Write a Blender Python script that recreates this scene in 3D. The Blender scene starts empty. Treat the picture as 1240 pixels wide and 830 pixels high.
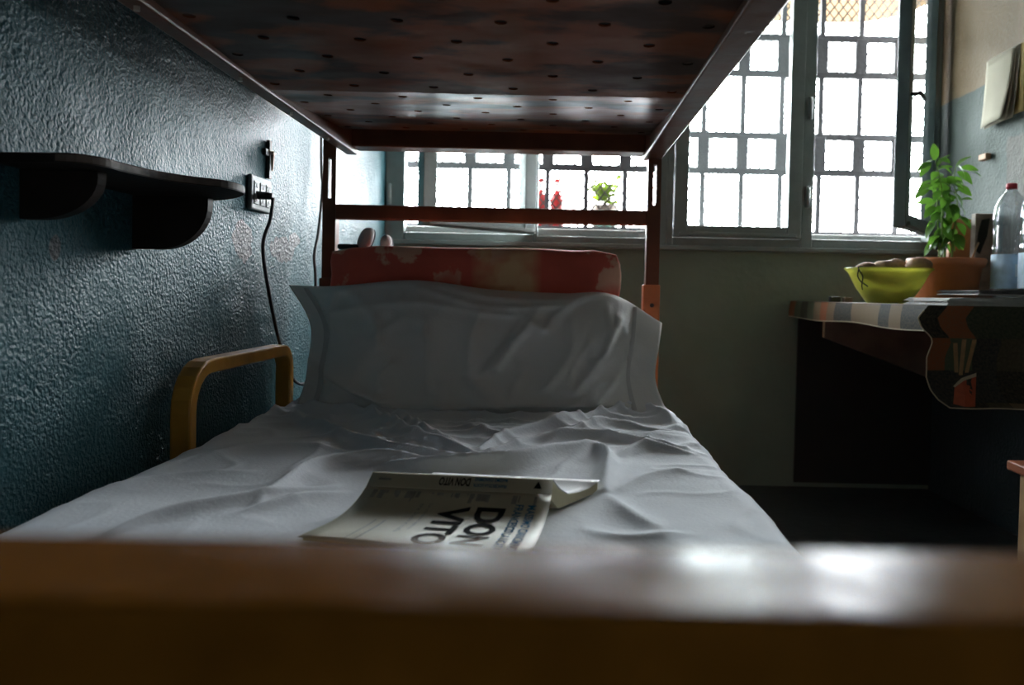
import bpy, bmesh, math, random
import numpy as np
from mathutils import Vector, Matrix, Euler, noise as mnoise

S = bpy.context.scene
COL = S.collection
rnd = random.Random(7)
PI = math.pi

# ------------------------------------------------------------------ camera
cd = bpy.data.cameras.new('camera')
cam = bpy.data.objects.new('camera', cd); COL.objects.link(cam)
cam.matrix_world = (Matrix.Translation((0, 0, 0.80))
                    @ Euler((math.radians(90 - 1.5), 0, 0)).to_matrix().to_4x4()
                    @ Matrix.Rotation(math.radians(1.2), 4, 'Z'))
cd.sensor_width = 23.6
cd.lens = 946 / 1240 * 23.6
cd.shift_x = -49.5 / 1240
cd.shift_y = -35.2 / 1240
cd.clip_start = 0.01
cd.dof.use_dof = True
cd.dof.focus_distance = 1.45
cd.dof.aperture_fstop = 3.0
S.camera = cam

# ------------------------------------------------------------------ sky, exposure
W = bpy.data.worlds.new('hazy_sky'); S.world = W; W.use_nodes = True
bg = W.node_tree.nodes['Background']
bg.inputs[0].default_value = (0.90, 0.96, 1.0, 1)
bg.inputs[1].default_value = 10.0
S.view_settings.view_transform = 'Standard'
S.view_settings.look = 'None'
S.view_settings.gamma = 1
S.view_settings.use_curve_mapping = False
S.view_settings.exposure = 2.9

# daylight portal in the window opening (sampling aid for the sky, gives no light itself)
pl = bpy.data.lights.new('window_portal', 'AREA'); pl.shape = 'RECTANGLE'
pl.size = 2.3; pl.size_y = 1.42
try: pl.cycles.is_portal = True
except Exception: pass
po = bpy.data.objects.new('window_portal', pl); COL.objects.link(po)
po.location = (0.44, 3.42, 1.76); po.rotation_euler = (-PI / 2, 0, 0)


# ------------------------------------------------------------------ materials
MATS = {}
def nn(nt, t, **kw):
    n = nt.nodes.new(t)
    for k, v in kw.items(): setattr(n, k, v)
    return n
def mat(name, col, rough=0.5, spec=0.5, metal=0.0, var=0.12, vscale=6.0, bump=0.0, bscale=60.0, bdist=0.01,
        sheen=0.0, trans=0.0, sub=None, coat=0.0, rvar=0.0):
    m = bpy.data.materials.new(name); m.use_nodes = True
    nt = m.node_tree; b = nt.nodes['Principled BSDF']
    b.inputs['Roughness'].default_value = rough
    b.inputs['Specular IOR Level'].default_value = spec
    b.inputs['Metallic'].default_value = metal
    b.inputs['Sheen Weight'].default_value = sheen
    b.inputs['Transmission Weight'].default_value = trans
    b.inputs['Coat Weight'].default_value = coat
    tc = nn(nt, 'ShaderNodeTexCoord')
    nz = nn(nt, 'ShaderNodeTexNoise'); nz.inputs['Scale'].default_value = vscale; nz.inputs['Detail'].default_value = 5
    nt.links.new(tc.outputs['Object'], nz.inputs['Vector'])
    rp = nn(nt, 'ShaderNodeValToRGB')
    c = Vector(col)
    rp.color_ramp.elements[0].position = 0.3; rp.color_ramp.elements[1].position = 0.7
    rp.color_ramp.elements[0].color = (*(c * (1 - var)), 1)
    rp.color_ramp.elements[1].color = (*[min(1, v) for v in (c * (1 + var))], 1)
    nt.links.new(nz.outputs['Fac'], rp.inputs['Fac'])
    nt.links.new(rp.outputs['Color'], b.inputs['Base Color'])
    if rvar:
        mr = nn(nt, 'ShaderNodeMapRange'); mr.inputs[3].default_value = max(.02, rough - rvar); mr.inputs[4].default_value = rough + rvar
        mr.inputs[1].default_value = .3; mr.inputs[2].default_value = .7
        nt.links.new(nz.outputs['Fac'], mr.inputs[0]); nt.links.new(mr.outputs[0], b.inputs['Roughness'])
    if bump:
        n2 = nn(nt, 'ShaderNodeTexNoise'); n2.inputs['Scale'].default_value = bscale; n2.inputs['Detail'].default_value = 4
        nt.links.new(tc.outputs['Object'], n2.inputs['Vector'])
        bp = nn(nt, 'ShaderNodeBump'); bp.inputs['Strength'].default_value = bump; bp.inputs['Distance'].default_value = bdist
        nt.links.new(n2.outputs['Fac'], bp.inputs['Height']); nt.links.new(bp.outputs[0], b.inputs['Normal'])
    m['bsdf'] = b.name
    MATS[name] = m
    return m
def mixcol(nt, a, b, fac):
    mx = nn(nt, 'ShaderNodeMix', data_type='RGBA')
    for sock, v in ((mx.inputs[6], a), (mx.inputs[7], b), (mx.inputs[0], fac)):
        if hasattr(v, 'is_linked'): nt.links.new(v, sock)
        elif isinstance(v, (int, float)): sock.default_value = v
        else: sock.default_value = (*v, 1)
    return mx.outputs[2]
def math_n(nt, op, a, b=None, c=None):
    m = nn(nt, 'ShaderNodeMath', operation=op)
    for i, v in enumerate((a, b, c)):
        if v is None: continue
        if hasattr(v, 'is_linked'): nt.links.new(v, m.inputs[i])
        else: m.inputs[i].default_value = v
    return m.outputs[0]
def parts_of(m):
    nt = m.node_tree; b = nt.nodes['Principled BSDF']
    return nt, b, b.inputs['Base Color'].links[0].from_socket
def sepxyz(nt, kind='Object'):
    tc = nn(nt, 'ShaderNodeTexCoord'); s = nn(nt, 'ShaderNodeSeparateXYZ')
    nt.links.new(tc.outputs[kind], s.inputs[0]); return s.outputs, tc.outputs[kind]
def noise_n(nt, vec, scale, detail=3):
    n = nn(nt, 'ShaderNodeTexNoise'); n.inputs['Scale'].default_value = scale; n.inputs['Detail'].default_value = detail
    nt.links.new(vec, n.inputs['Vector']); return n.outputs['Fac']
def step(nt, v, a, b):
    mr = nn(nt, 'ShaderNodeMapRange'); mr.inputs[1].default_value = a; mr.inputs[2].default_value = b
    nt.links.new(v, mr.inputs[0]); return mr.outputs[0]

def plaster(name, col, rough, bump, sc1=55, sc2=150, spec=.35):
    m = mat(name, col, rough, spec, var=0.16, vscale=2.2)
    nt, b, base = parts_of(m)
    o, vec = sepxyz(nt)
    v1 = nn(nt, 'ShaderNodeTexVoronoi'); v1.inputs['Scale'].default_value = sc1; v1.feature = 'SMOOTH_F1'
    nt.links.new(vec, v1.inputs['Vector'])
    h = math_n(nt, 'ADD', math_n(nt, 'MULTIPLY', noise_n(nt, vec, sc1 * .8, 4), 1.1), math_n(nt, 'MULTIPLY', v1.outputs['Distance'], .5))
    h = math_n(nt, 'ADD', h, math_n(nt, 'MULTIPLY', noise_n(nt, vec, sc2, 2), .25))
    h = math_n(nt, 'MULTIPLY', h, math_n(nt, 'ADD', .45, step(nt, noise_n(nt, vec, 5.0, 3), .35, .6)))
    h = math_n(nt, 'ADD', h, math_n(nt, 'MULTIPLY', noise_n(nt, vec, 9, 2), .5))
    bp = nn(nt, 'ShaderNodeBump'); bp.inputs['Strength'].default_value = bump; bp.inputs['Distance'].default_value = 0.006
    nt.links.new(h, bp.inputs['Height']); nt.links.new(bp.outputs[0], b.inputs['Normal'])
    return m

# left wall: blue-green gloss paint with bare pinkish patches
m = plaster('blue_green_gloss_paint', (0.029, 0.090, 0.106), 0.38, 0.8, 190, 420, .15)
nt, b, base = parts_of(m); o, vec = sepxyz(nt)
def blob(nt, o, vec, cy, cz, ry, rz):
    d = math_n(nt, 'ADD', math_n(nt, 'POWER', math_n(nt, 'MULTIPLY', math_n(nt, 'SUBTRACT', o[1], cy), 1 / ry), 2.0),
               math_n(nt, 'POWER', math_n(nt, 'MULTIPLY', math_n(nt, 'SUBTRACT', o[2], cz), 1 / rz), 2.0))
    d = math_n(nt, 'ADD', d, math_n(nt, 'MULTIPLY', math_n(nt, 'SUBTRACT', noise_n(nt, vec, 25, 3), .5), 2.2))
    return step(nt, d, 1.05, .9)
cc = base
for cy, cz, ry, rz in ((1.80, .905, .06, .045), (2.06, .90, .09, .035), (1.12, .85, .012, .02), (2.15, .93, .05, .02)):
    cc = mixcol(nt, cc, (0.085, 0.095, 0.10), blob(nt, o, vec, cy, cz, ry, rz))
nt.links.new(cc, b.inputs['Base Color'])

# window wall
plaster('grey_green_paint', (0.20, 0.262, 0.205), 0.42, 0.28, 40, 120)
# right wall: beige above, grey green below, bare grey plaster patch
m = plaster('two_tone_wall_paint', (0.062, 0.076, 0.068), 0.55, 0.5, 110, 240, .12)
nt, b, base = parts_of(m); o, vec = sepxyz(nt)
hz = step(nt, math_n(nt, 'ADD', o[2], math_n(nt, 'MULTIPLY', noise_n(nt, vec, 14, 2), .02)), 1.625, 1.63)
cc = mixcol(nt, base, (0.17, 0.118, 0.068), hz)
pz = math_n(nt, 'MULTIPLY', step(nt, math_n(nt, 'ADD', o[2], math_n(nt, 'MULTIPLY', noise_n(nt, vec, 30, 3), .04)), 1.41, 1.40),
            step(nt, math_n(nt, 'ADD', o[1], math_n(nt, 'MULTIPLY', noise_n(nt, vec, 18, 3), .05)), 2.84, 2.83))
cc = mixcol(nt, cc, (0.09, 0.084, 0.072), pz)
cc = mixcol(nt, cc, (0.04, 0.05, 0.055), step(nt, o[2], .785, .78))  # lowest band: shade under the desk put into the wall colour
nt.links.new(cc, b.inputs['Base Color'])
mat('ceiling_paint', (0.82, 0.80, 0.76), 0.8)
mat('floor_dark', (0.035, 0.037, 0.036), 0.45, var=0.3, bump=.2, bscale=30)
mat('back_paint', (0.34, 0.35, 0.32), 0.6)
mat('stone_ledge', (0.42, 0.42, 0.40), 0.7, bump=.3)
mat('outdoor_ground', (0.06, 0.058, 0.052), 0.9)
mat('soffit_beige', (0.30, 0.175, 0.082), 0.8)
mat('frame_grey_green', (0.20, 0.235, 0.225), 0.38, var=.14, vscale=9, bump=.2, bscale=40)
mat('frame_teal_dark', (0.09, 0.125, 0.125), 0.36, var=.2, vscale=9, bump=.2, bscale=40)
mat('grille_iron', (0.075, 0.07, 0.075), 0.55, bump=.3)
mat('mesh_wire', (0.06, 0.05, 0.045), 0.6)
mat('brown_enamel', (0.13, 0.047, 0.024), 0.40, 0.25, var=.25, vscale=12, bump=.1, bscale=30, rvar=.08)
mat('ochre_enamel', (0.62, 0.30, 0.045), 0.30, var=.15, vscale=14, bump=.08, bscale=40)
mat('orange_enamel', (0.42, 0.13, 0.035), 0.32, var=.2, vscale=12)
mat('foot_rail_enamel', (0.31, 0.12, 0.018), 0.24, 0.035, var=.25, vscale=26, bump=.10, bscale=40, rvar=.08)
mat('chip_metal', (0.06, 0.045, 0.035), 0.5)
mat('bolt_steel', (0.55, 0.50, 0.42), 0.3, metal=.8)
# perforated plate with dark scuffs
m = mat('plate_rust', (0.185, 0.052, 0.020), 0.27, 0.18, var=.3, vscale=5)
nt, b, base = parts_of(m); o, vec = sepxyz(nt)
mp = nn(nt, 'ShaderNodeMapping'); mp.inputs['Scale'].default_value = (2.6, 5.0, 2.6); nt.links.new(vec, mp.inputs['Vector'])
sm = step(nt, noise_n(nt, mp.outputs[0], 2.0, 6), .48, .56)
cc = mixcol(nt, base, (0.022, 0.020, 0.020), math_n(nt, 'MULTIPLY', sm, .85))
nt.links.new(cc, b.inputs['Base Color'])
mr = nn(nt, 'ShaderNodeMapRange'); mr.inputs[1].default_value = .35; mr.inputs[2].default_value = .65; mr.inputs[3].default_value = .33; mr.inputs[4].default_value = .50
nt.links.new(noise_n(nt, mp.outputs[0], 3.1, 5), mr.inputs[0]); nt.links.new(mr.outputs[0], b.inputs['Roughness'])
bp = nn(nt, 'ShaderNodeBump'); bp.inputs['Strength'].default_value = .12; bp.inputs['Distance'].default_value = .02
nt.links.new(noise_n(nt, vec, 7, 3), bp.inputs['Height']); nt.links.new(bp.outputs[0], b.inputs['Normal'])

mat('sheet_cotton', (0.78, 0.81, 0.87), 0.85, 0.2, var=.03, vscale=4, bump=.15, bscale=160, bdist=.004, sheen=.15)
mat('pillow_cotton', (0.83, 0.83, 0.83), 0.85, 0.2, var=.03, vscale=4, bump=.15, bscale=160, bdist=.004, sheen=.15)
mat('seam_cotton', (0.60, 0.60, 0.61), 0.9, .1)
mat('mattress_ticking', (0.45, 0.42, 0.36), 0.9)
mat('upper_mattress_cloth', (0.05, 0.045, 0.05), 0.9)
# red printed cover
m = mat('red_floral_cloth', (0.72, 0.14, 0.10), 0.85, .2, var=.18, vscale=5, bump=.2, bscale=120, bdist=.004, sheen=.1)
nt, b, base = parts_of(m); o, vec = sepxyz(nt)
band = math_n(nt, 'MULTIPLY', step(nt, o[0], -.215, -.185), step(nt, o[0], -.03, -.06))
band = math_n(nt, 'MULTIPLY', band, step(nt, noise_n(nt, vec, 9, 3), .30, .55))
cc = mixcol(nt, base, (0.85, 0.60, 0.32), math_n(nt, 'MULTIPLY', band, .85))
fl = nn(nt, 'ShaderNodeTexVoronoi'); fl.inputs['Scale'].default_value = 9.5; nt.links.new(vec, fl.inputs['Vector'])
pet = math_n(nt, 'ADD', fl.outputs['Distance'], math_n(nt, 'MULTIPLY', noise_n(nt, vec, 42, 2), .5))
flm = math_n(nt, 'MULTIPLY', step(nt, pet, .66, .60), step(nt, noise_n(nt, vec, 4.3, 1), .40, .46))
cc = mixcol(nt, cc, (0.85, 0.56, 0.40), math_n(nt, 'MULTIPLY', flm, .7))
nt.links.new(cc, b.inputs['Base Color'])
mat('slipper_felt', (0.50, 0.47, 0.47), 0.95, .1, bump=.6, bscale=260, bdist=.004)
mat('dark_cloth', (0.03, 0.03, 0.035), 0.9)

# book
m = mat('book_cover', (0.52, 0.49, 0.37), 0.42, .3, var=.06, vscale=20)
mat('book_white', (0.78, 0.78, 0.78), 0.5, var=.03)
m = mat('book_pages', (0.72, 0.66, 0.46), 0.9, .1, var=.05)
nt, b, base = parts_of(m); o, vec = sepxyz(nt)
mat('ink_black', (0.008, 0.008, 0.009), 0.9, .05, var=.05)
mat('ink_blue', (0.025, 0.15, 0.28), 0.9, .05, var=.05)
mat('ink_grey', (0.27, 0.27, 0.24), 0.6, var=.3, vscale=60)

# desk
mat('desk_wood', (0.15, 0.095, 0.055), 0.55, var=.25, vscale=14)
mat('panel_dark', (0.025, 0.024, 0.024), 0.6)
mat('bracket_wood', (0.17, 0.125, 0.10), 0.5, var=.25, vscale=10)
mat('bracket_edge_wood', (0.35, 0.2, 0.1), 0.6)
mat('lime_plastic', (0.58, 0.60, 0.12), 0.35, var=.04, trans=0.0)
nt, b, base = parts_of(MATS['lime_plastic'])
tr = nn(nt, 'ShaderNodeBsdfTranslucent'); tr.inputs[0].default_value = (.52, .52, .05, 1)
mx = nn(nt, 'ShaderNodeMixShader'); mx.inputs[0].default_value = .3
nt.links.new(b.outputs[0], mx.inputs[1]); nt.links.new(tr.outputs[0], mx.inputs[2]); nt.links.new(mx.outputs[0], nt.nodes['Material Output'].inputs[0])
mat('string_black', (0.012, 0.012, 0.012), 0.8)
mat('potato_skin', (0.36, 0.22, 0.13), 0.7, var=.25, vscale=30, bump=.3, bscale=80)
mat('terracotta', (0.50, 0.17, 0.065), 0.55, var=.12, vscale=12, bump=.1)
mat('soil', (0.05, 0.035, 0.025), 0.95, bump=.8, bscale=90)
mat('stem_green', (0.16, 0.27, 0.05), 0.6)
def leafmat(name, c1, c2):
    m = mat(name, c1, 0.4, .4, var=.3, vscale=14)
    nt, b, base = parts_of(m)
    tr = nn(nt, 'ShaderNodeBsdfTranslucent'); tr.inputs[0].default_value = (*c2, 1)
    mx = nn(nt, 'ShaderNodeMixShader'); mx.inputs[0].default_value = .45
    nt.links.new(b.outputs[0], mx.inputs[1]); nt.links.new(tr.outputs[0], mx.inputs[2])
    nt.links.new(mx.outputs[0], nt.nodes['Material Output'].inputs[0])
leafmat('basil_leaf', (0.055, 0.15, 0.025), (0.14, 0.32, 0.035))
leafmat('lime_leaf', (0.10, 0.16, 0.015), (0.14, 0.22, 0.015))
mat('newsprint', (0.62, 0.62, 0.60), 0.8, .15, var=.12, vscale=40)
mat('newsprint_dark', (0.10, 0.10, 0.105), 0.6, .3, var=.5, vscale=25)
mat('plank_orange', (0.45, 0.20, 0.07), 0.5, var=.2, vscale=9)
mat('plank_grey', (0.27, 0.21, 0.17), 0.75, var=.45, vscale=18, bump=.5, bscale=30)
mat('plank_black', (0.02, 0.018, 0.016), 0.7, var=.4)
mat('cap_red', (0.42, 0.03, 0.045), 0.4)
mat('label_blue', (0.42, 0.55, 0.68), 0.5, var=.15, vscale=40)
mat('label_white', (0.72, 0.75, 0.78), 0.5)
mat('paper_cream', (0.36, 0.32, 0.25), 0.8, .15, var=.06, vscale=8)
mat('paper_yellow', (0.30, 0.22, 0.06), 0.7)
mat('peg_wood', (0.55, 0.30, 0.18), 0.6)
mat('stool_wood', (0.42, 0.26, 0.13), 0.5, var=.2, vscale=16)
mat('stool_seat', (0.36, 0.12, 0.06), 0.4, var=.2)
mat('black_item', (0.015, 0.015, 0.016), 0.4)
mat('shelf_wood', (0.022, 0.016, 0.014), 0.6, 0.15, var=.25, vscale=14)
mat('shelf_edge', (0.09, 0.07, 0.06), 0.6, .2, var=.7, vscale=30)
mat('socket_plate', (0.13, 0.14, 0.14), 0.5, var=.1)
mat('socket_dark', (0.012, 0.012, 0.012), 0.5)
mat('socket_light', (0.34, 0.37, 0.37), 0.5)
mat('cable_black', (0.01, 0.01, 0.01), 0.5)
mat('cross_wood', (0.025, 0.017, 0.014), 0.5)
mat('cross_figure', (0.42, 0.30, 0.20), 0.4)
mat('red_plastic', (0.30, 0.006, 0.006), 0.35, var=.05)
mat('pot_grey', (0.16, 0.13, 0.10), 0.7, var=.3, vscale=30)
mat('pot_green', (0.06, 0.13, 0.10), 0.6, var=.2)

def see_through(name, tint, refl_rough=.03, haze=0.0, f0=.04, fp=5.0):
    m = bpy.data.materials.new(name); m.use_nodes = True; nt = m.node_tree
    nt.nodes.remove(nt.nodes['Principled BSDF'])
    t = nn(nt, 'ShaderNodeBsdfTransparent'); t.inputs[0].default_value = (*tint, 1)
    g = nn(nt, 'ShaderNodeBsdfGlossy'); g.inputs['Roughness'].default_value = refl_rough
    lw = nn(nt, 'ShaderNodeLayerWeight'); lw.inputs[0].default_value = .5
    fr = math_n(nt, 'ADD', f0, math_n(nt, 'MULTIPLY', .9 - f0, math_n(nt, 'POWER', lw.outputs['Facing'], fp)))
    tc = nn(nt, 'ShaderNodeTexCoord'); nz = noise_n(nt, tc.outputs['Object'], 12, 2)
    bp = nn(nt, 'ShaderNodeBump'); bp.inputs['Strength'].default_value = .05; nt.links.new(nz, bp.inputs['Height']); nt.links.new(bp.outputs[0], g.inputs['Normal'])
    mx = nn(nt, 'ShaderNodeMixShader')
    nt.links.new(fr, mx.inputs[0]); nt.links.new(t.outputs[0], mx.inputs[1]); nt.links.new(g.outputs[0], mx.inputs[2])
    out = mx.outputs[0]
    if haze:
        d = nn(nt, 'ShaderNodeBsdfTranslucent'); d.inputs[0].default_value = (.85, .9, .92, 1)
        m2 = nn(nt, 'ShaderNodeMixShader'); m2.inputs[0].default_value = haze
        nt.links.new(out, m2.inputs[1]); nt.links.new(d.outputs[0], m2.inputs[2]); out = m2.outputs[0]
    nt.links.new(out, nt.nodes['Material Output'].inputs[0])
    MATS[name] = m
see_through('window_glass', (.93, .96, .95), haze=.006)
see_through('bottle_plastic', (.80, .83, .85), .06, haze=.03, f0=.09, fp=3.0)

# patchwork oilcloth print, in metres on the cloth's own plane
def patchwork():
    m = mat('patchwork_oilcloth', (.3, .25, .2), 0.6, .1, var=.1)
    nt, b, base = parts_of(m)
    uv = nn(nt, 'ShaderNodeUVMap'); uv.uv_map = 'UVMap'
    s = nn(nt, 'ShaderNodeSeparateXYZ'); nt.links.new(uv.outputs[0], s.inputs[0])
    cu = math_n(nt, 'FLOOR', math_n(nt, 'MULTIPLY', s.outputs[0], 1 / .075))
    cv = math_n(nt, 'FLOOR', math_n(nt, 'MULTIPLY', s.outputs[1], 1 / .085))
    cb = nn(nt, 'ShaderNodeCombineXYZ'); nt.links.new(cu, cb.inputs[0]); nt.links.new(cv, cb.inputs[1])
    wn = nn(nt, 'ShaderNodeTexWhiteNoise'); wn.noise_dimensions = '2D'; nt.links.new(cb.outputs[0], wn.inputs['Vector'])
    rp = nn(nt, 'ShaderNodeValToRGB'); rp.color_ramp.interpolation = 'CONSTANT'
    cols = [(.022, .022, .018), (.07, .09, .055), (.15, .10, .06), (.03, .033, .033), (.24, .075, .03), (.06, .05, .033), (.16, .115, .07), (.035, .045, .03)]
    e = rp.color_ramp.elements
    e[0].position = 0; e[0].color = (*cols[0], 1); e[1].position = 1 / 8; e[1].color = (*cols[1], 1)
    for i in range(2, 8):
        q = e.new(i / 8); q.color = (*cols[i], 1)
    nt.links.new(wn.outputs['Value'], rp.inputs['Fac'])
    sp = step(nt, noise_n(nt, uv.outputs[0], 140, 3), .35, .7)
    c1 = mixcol(nt, rp.outputs['Color'], (.14, .11, .075), math_n(nt, 'MULTIPLY', sp, .4))
    nt.links.new(c1, b.inputs['Base Color'])
patchwork()
mat('print_pot', (.42, .075, .03), .3, var=.15, vscale=60)
mat('print_stick', (.30, .17, .07), .3, var=.2, vscale=60)
mat('cloth_hem', (.50, .42, .28), .4)


# ------------------------------------------------------------------ mesh helpers
def obj(name, verts, faces, material, parent=None, smooth=False, bevel=0.0, uvs=None, segs=2):
    me = bpy.data.meshes.new(name)
    off = parent_loc(parent)
    me.from_pydata([(v[0] - off[0], v[1] - off[1], v[2] - off[2]) for v in verts], [], faces)
    if uvs is not None:
        ul = me.uv_layers.new(name='UVMap')
        for l in me.loops: ul.data[l.index].uv = uvs[l.vertex_index]
    bm = bmesh.new(); bm.from_mesh(me); bmesh.ops.recalc_face_normals(bm, faces=bm.faces); bm.to_mesh(me); bm.free()
    if smooth:
        me.polygons.foreach_set('use_smooth', [True] * len(me.polygons))
    me.materials.append(MATS[material])
    o = bpy.data.objects.new(name, me); COL.objects.link(o)
    if parent: o.parent = parent
    if bevel:
        md = o.modifiers.new('bevel', 'BEVEL'); md.width = bevel; md.segments = segs; md.limit_method = 'ANGLE'
    return o
WL = {}
def parent_loc(p):
    return WL.get(p.name, (0, 0, 0)) if p else (0, 0, 0)
def empty(name, loc):
    e = bpy.data.objects.new(name, None); COL.objects.link(e); e.location = loc; e.empty_display_size = .05
    WL[e.name] = tuple(loc); return e
def sub(o, p=None):           # let o be a parent for sub-parts built in the same offset
    WL[o.name] = parent_loc(o.parent); return o
def tag(o, label, cat, group=None):
    o['label'] = label; o['category'] = cat
    if group: o['group'] = group
    return o
def struct(o): o['kind'] = 'structure'; return o

class MB:
    def __init__(s): s.v = []; s.f = []
    def box(s, x0, x1, y0, y1, z0, z1, M=None):
        n = len(s.v)
        p = [(x0, y0, z0), (x1, y0, z0), (x1, y1, z0), (x0, y1, z0), (x0, y0, z1), (x1, y0, z1), (x1, y1, z1), (x0, y1, z1)]
        if M is not None: p = [tuple(M @ Vector(q)) for q in p]
        s.v += p
        s.f += [tuple(n + i for i in q) for q in ((0, 3, 2, 1), (4, 5, 6, 7), (0, 1, 5, 4), (1, 2, 6, 5), (2, 3, 7, 6), (3, 0, 4, 7))]
        return s
    def tube(s, pts, r, n=8, cap=True, sq=None):
        pts = [Vector(p) for p in pts]; base = len(s.v); m = len(pts)
        up = Vector((0, 0, 1)); prev = None
        for i, p in enumerate(pts):
            t = (pts[min(i + 1, m - 1)] - pts[max(i - 1, 0)]).normalized()
            if prev is None:
                a = up if abs(t.z) < .9 else Vector((1, 0, 0))
                u = t.cross(a).normalized()
            else: u = (prev - t * prev.dot(t)).normalized()
            prev = u; w = t.cross(u)
            rr = r[i] if isinstance(r, (list, tuple)) else r
            for k in range(n):
                a = 2 * PI * k / n + (PI / n if n == 4 else 0)
                s.v.append(tuple(p + (u * math.cos(a) + w * math.sin(a)) * rr))
        for i in range(m - 1):
            for k in range(n):
                a = base + i * n + k; b = base + i * n + (k + 1) % n
                s.f.append((a, b, b + n, a + n))
        if cap:
            s.f.append(tuple(base + k for k in range(n))[::-1]); s.f.append(tuple(base + (m - 1) * n + k for k in range(n)))
        return s
    def lathe(s, c, prof, n=32, close=False):
        base = len(s.v)
        for r, z in prof:
            for k in range(n):
                a = 2 * PI * k / n; s.v.append((c[0] + r * math.cos(a), c[1] + r * math.sin(a), c[2] + z))
        for i in range(len(prof) - 1):
            for k in range(n):
                a = base + i * n + k; b = base + i * n + (k + 1) % n
                s.f.append((a, b, b + n, a + n))
        return s
    def prism(s, poly, ax, d0, d1):   # poly in the two other axes
        n = len(s.v); k = len(poly)
        for d in (d0, d1):
            for a, b in poly:
                s.v.append({'x': (d, a, b), 'y': (a, d, b), 'z': (a, b, d)}[ax])
        s.f.append(tuple(range(n, n + k))[::-1]); s.f.append(tuple(range(n + k, n + 2 * k)))
        for i in range(k):
            j = (i + 1) % k; s.f.append((n + i, n + j, n + k + j, n + k + i))
        return s
    def build(s, name, material, parent=None, **kw): return obj(name, s.v, s.f, material, parent, **kw)

def grid_faces(nu, nv, off=0):
    return [(off + i * nv + j, off + i * nv + j + 1, off + (i + 1) * nv + j + 1, off + (i + 1) * nv + j) for i in range(nu - 1) for j in range(nv - 1)]
def spline(pts, n=60):
    P = [np.array(p, float) for p in pts]; P = [2 * P[0] - P[1]] + P + [2 * P[-1] - P[-2]]
    out = []; m = len(P) - 3
    for k in range(n):
        t = k / (n - 1) * m; i = min(int(t), m - 1); u = t - i
        a, b, c, d = P[i:i + 4]
        out.append(.5 * ((2 * b) + (-a + c) * u + (2 * a - 5 * b + 4 * c - d) * u * u + (-a + 3 * b - 3 * c + d) * u ** 3))
    return np.array(out)
def copy_mesh_obj(src, name, parent, M):
    o = bpy.data.objects.new(name, src); COL.objects.link(o); o.parent = parent; o.matrix_local = M; return o

# ------------------------------------------------------------------ the room
XL, XR, YF, YN, ZC = -0.715, 1.61, 3.30, -1.6, 2.9
struct(MB().box(XL - .2, XR + .2, YN - .2, YF + .3, -.1, 0).build('floor', 'floor_dark'))
struct(MB().box(XL - .2, XR + .2, YN - .2, YF + .3, ZC, ZC + .12).build('ceiling', 'ceiling_paint'))
struct(MB().box(XL - .2, XL, YN, YF + .075, 0, ZC).build('wall_left', 'blue_green_gloss_paint'))
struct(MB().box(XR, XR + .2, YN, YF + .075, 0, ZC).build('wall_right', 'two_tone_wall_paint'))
struct(MB().box(XL - .2, XR + .2, YN - .2, YN, 0, ZC).build('wall_near', 'back_paint'))
WT = 2.46   # top of the window opening
struct(MB().box(XL, XR, YF, YF + .3, 0, 1.005).box(XL, XR, YF, YF + .3, WT, ZC).build('wall_far', 'grey_green_paint'))
struct(MB().box(XL - .5, XR + .6, YF + .076, YF + .72, 1.005, 1.078).build('trim_1', 'stone_ledge', bevel=.006))   # outer ledge
struct(MB().box(XL, XR, YF - .028, YF, .992, 1.012).build('trim_2', 'frame_grey_green', bevel=.004))      # inner sill strip
# outside: yard and the slab of the floor above
struct(MB().box(-60, 60, -60, 80, -3.1, -3.0).build('ground', 'outdoor_ground'))
arc = [(2.0 + .42 * math.sin(a), 5.15 + .42 * math.cos(a)) for a in np.linspace(0, PI / 2, 10)]
sl = MB().prism([(-1.6, YF + .3), (-1.6, 5.57)] + arc + [(2.42, YF + .3)], 'z', 2.75, 2.93).build('balcony_slab', 'soffit_beige')
tag(sl, 'beige concrete slab of the storey above, seen through wire mesh at the top', 'balcony')

# ------------------------------------------------------------------ windows
def frame_piece(mb, x0, x1, z0, z1, y0=YF, y1=YF + .07): mb.box(x0, x1, y0, y1, z0, z1)
def leaf(parent, name, hx, width, side, ang, z0, z1, mtl, handle=None, hy=YF + .005):
    """casement leaf hinged at hx; side=-1: leaf runs to -x from the hinge; ang opens into the room"""
    M = Matrix.Translation((hx, hy, 0)) @ Matrix.Rotation(ang, 4, 'Z')
    st = .058; t0, t1 = -.02, .025
    def X(a, b): return sorted((side * a, side * b))
    mb = MB()
    for a, b in ((0, st), (width - st, width)):
        x0, x1 = X(a, b); mb.box(x0, x1, t0, t1, z0, z1, M)
    x0, x1 = X(st, width - st)
    mb.box(x0, x1, t0 + .002, t1 - .002, z0, z0 + .05, M); mb.box(x0, x1, t0 + .002, t1 - .002, z1 - .06, z1, M)
    # drip moulding on the bottom rail
    x0, x1 = X(.02, width - .02)
    mb.box(x0, x1, t0 - .012, t0, z0 + .004, z0 + .020, M)
    L = sub(mb.build(name, mtl, parent, bevel=.003))
    x0, x1 = X(st - .004, width - st + .004)
    MB().box(x0, x1, .001, .005, z0 + .045, z1 - .055, M).build('pane', 'window_glass', L)
    if handle:
        hb = MB(); hxx = side * (width - .028)
        hb.tube([M @ Vector((hxx, t0, handle)), M @ Vector((hxx, t0 - .035, handle))], .008, 8)
        hb.tube([M @ Vector((hxx, t0 - .033, handle)), M @ Vector((hxx - side * .05, t0 - .035, handle - .012))], .008, 8)
        hb.build('handle', 'black_item', L, smooth=True)
    return L
w1 = struct(empty('window_1', (-.13, YF, 1.005)))
mb = MB()
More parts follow.
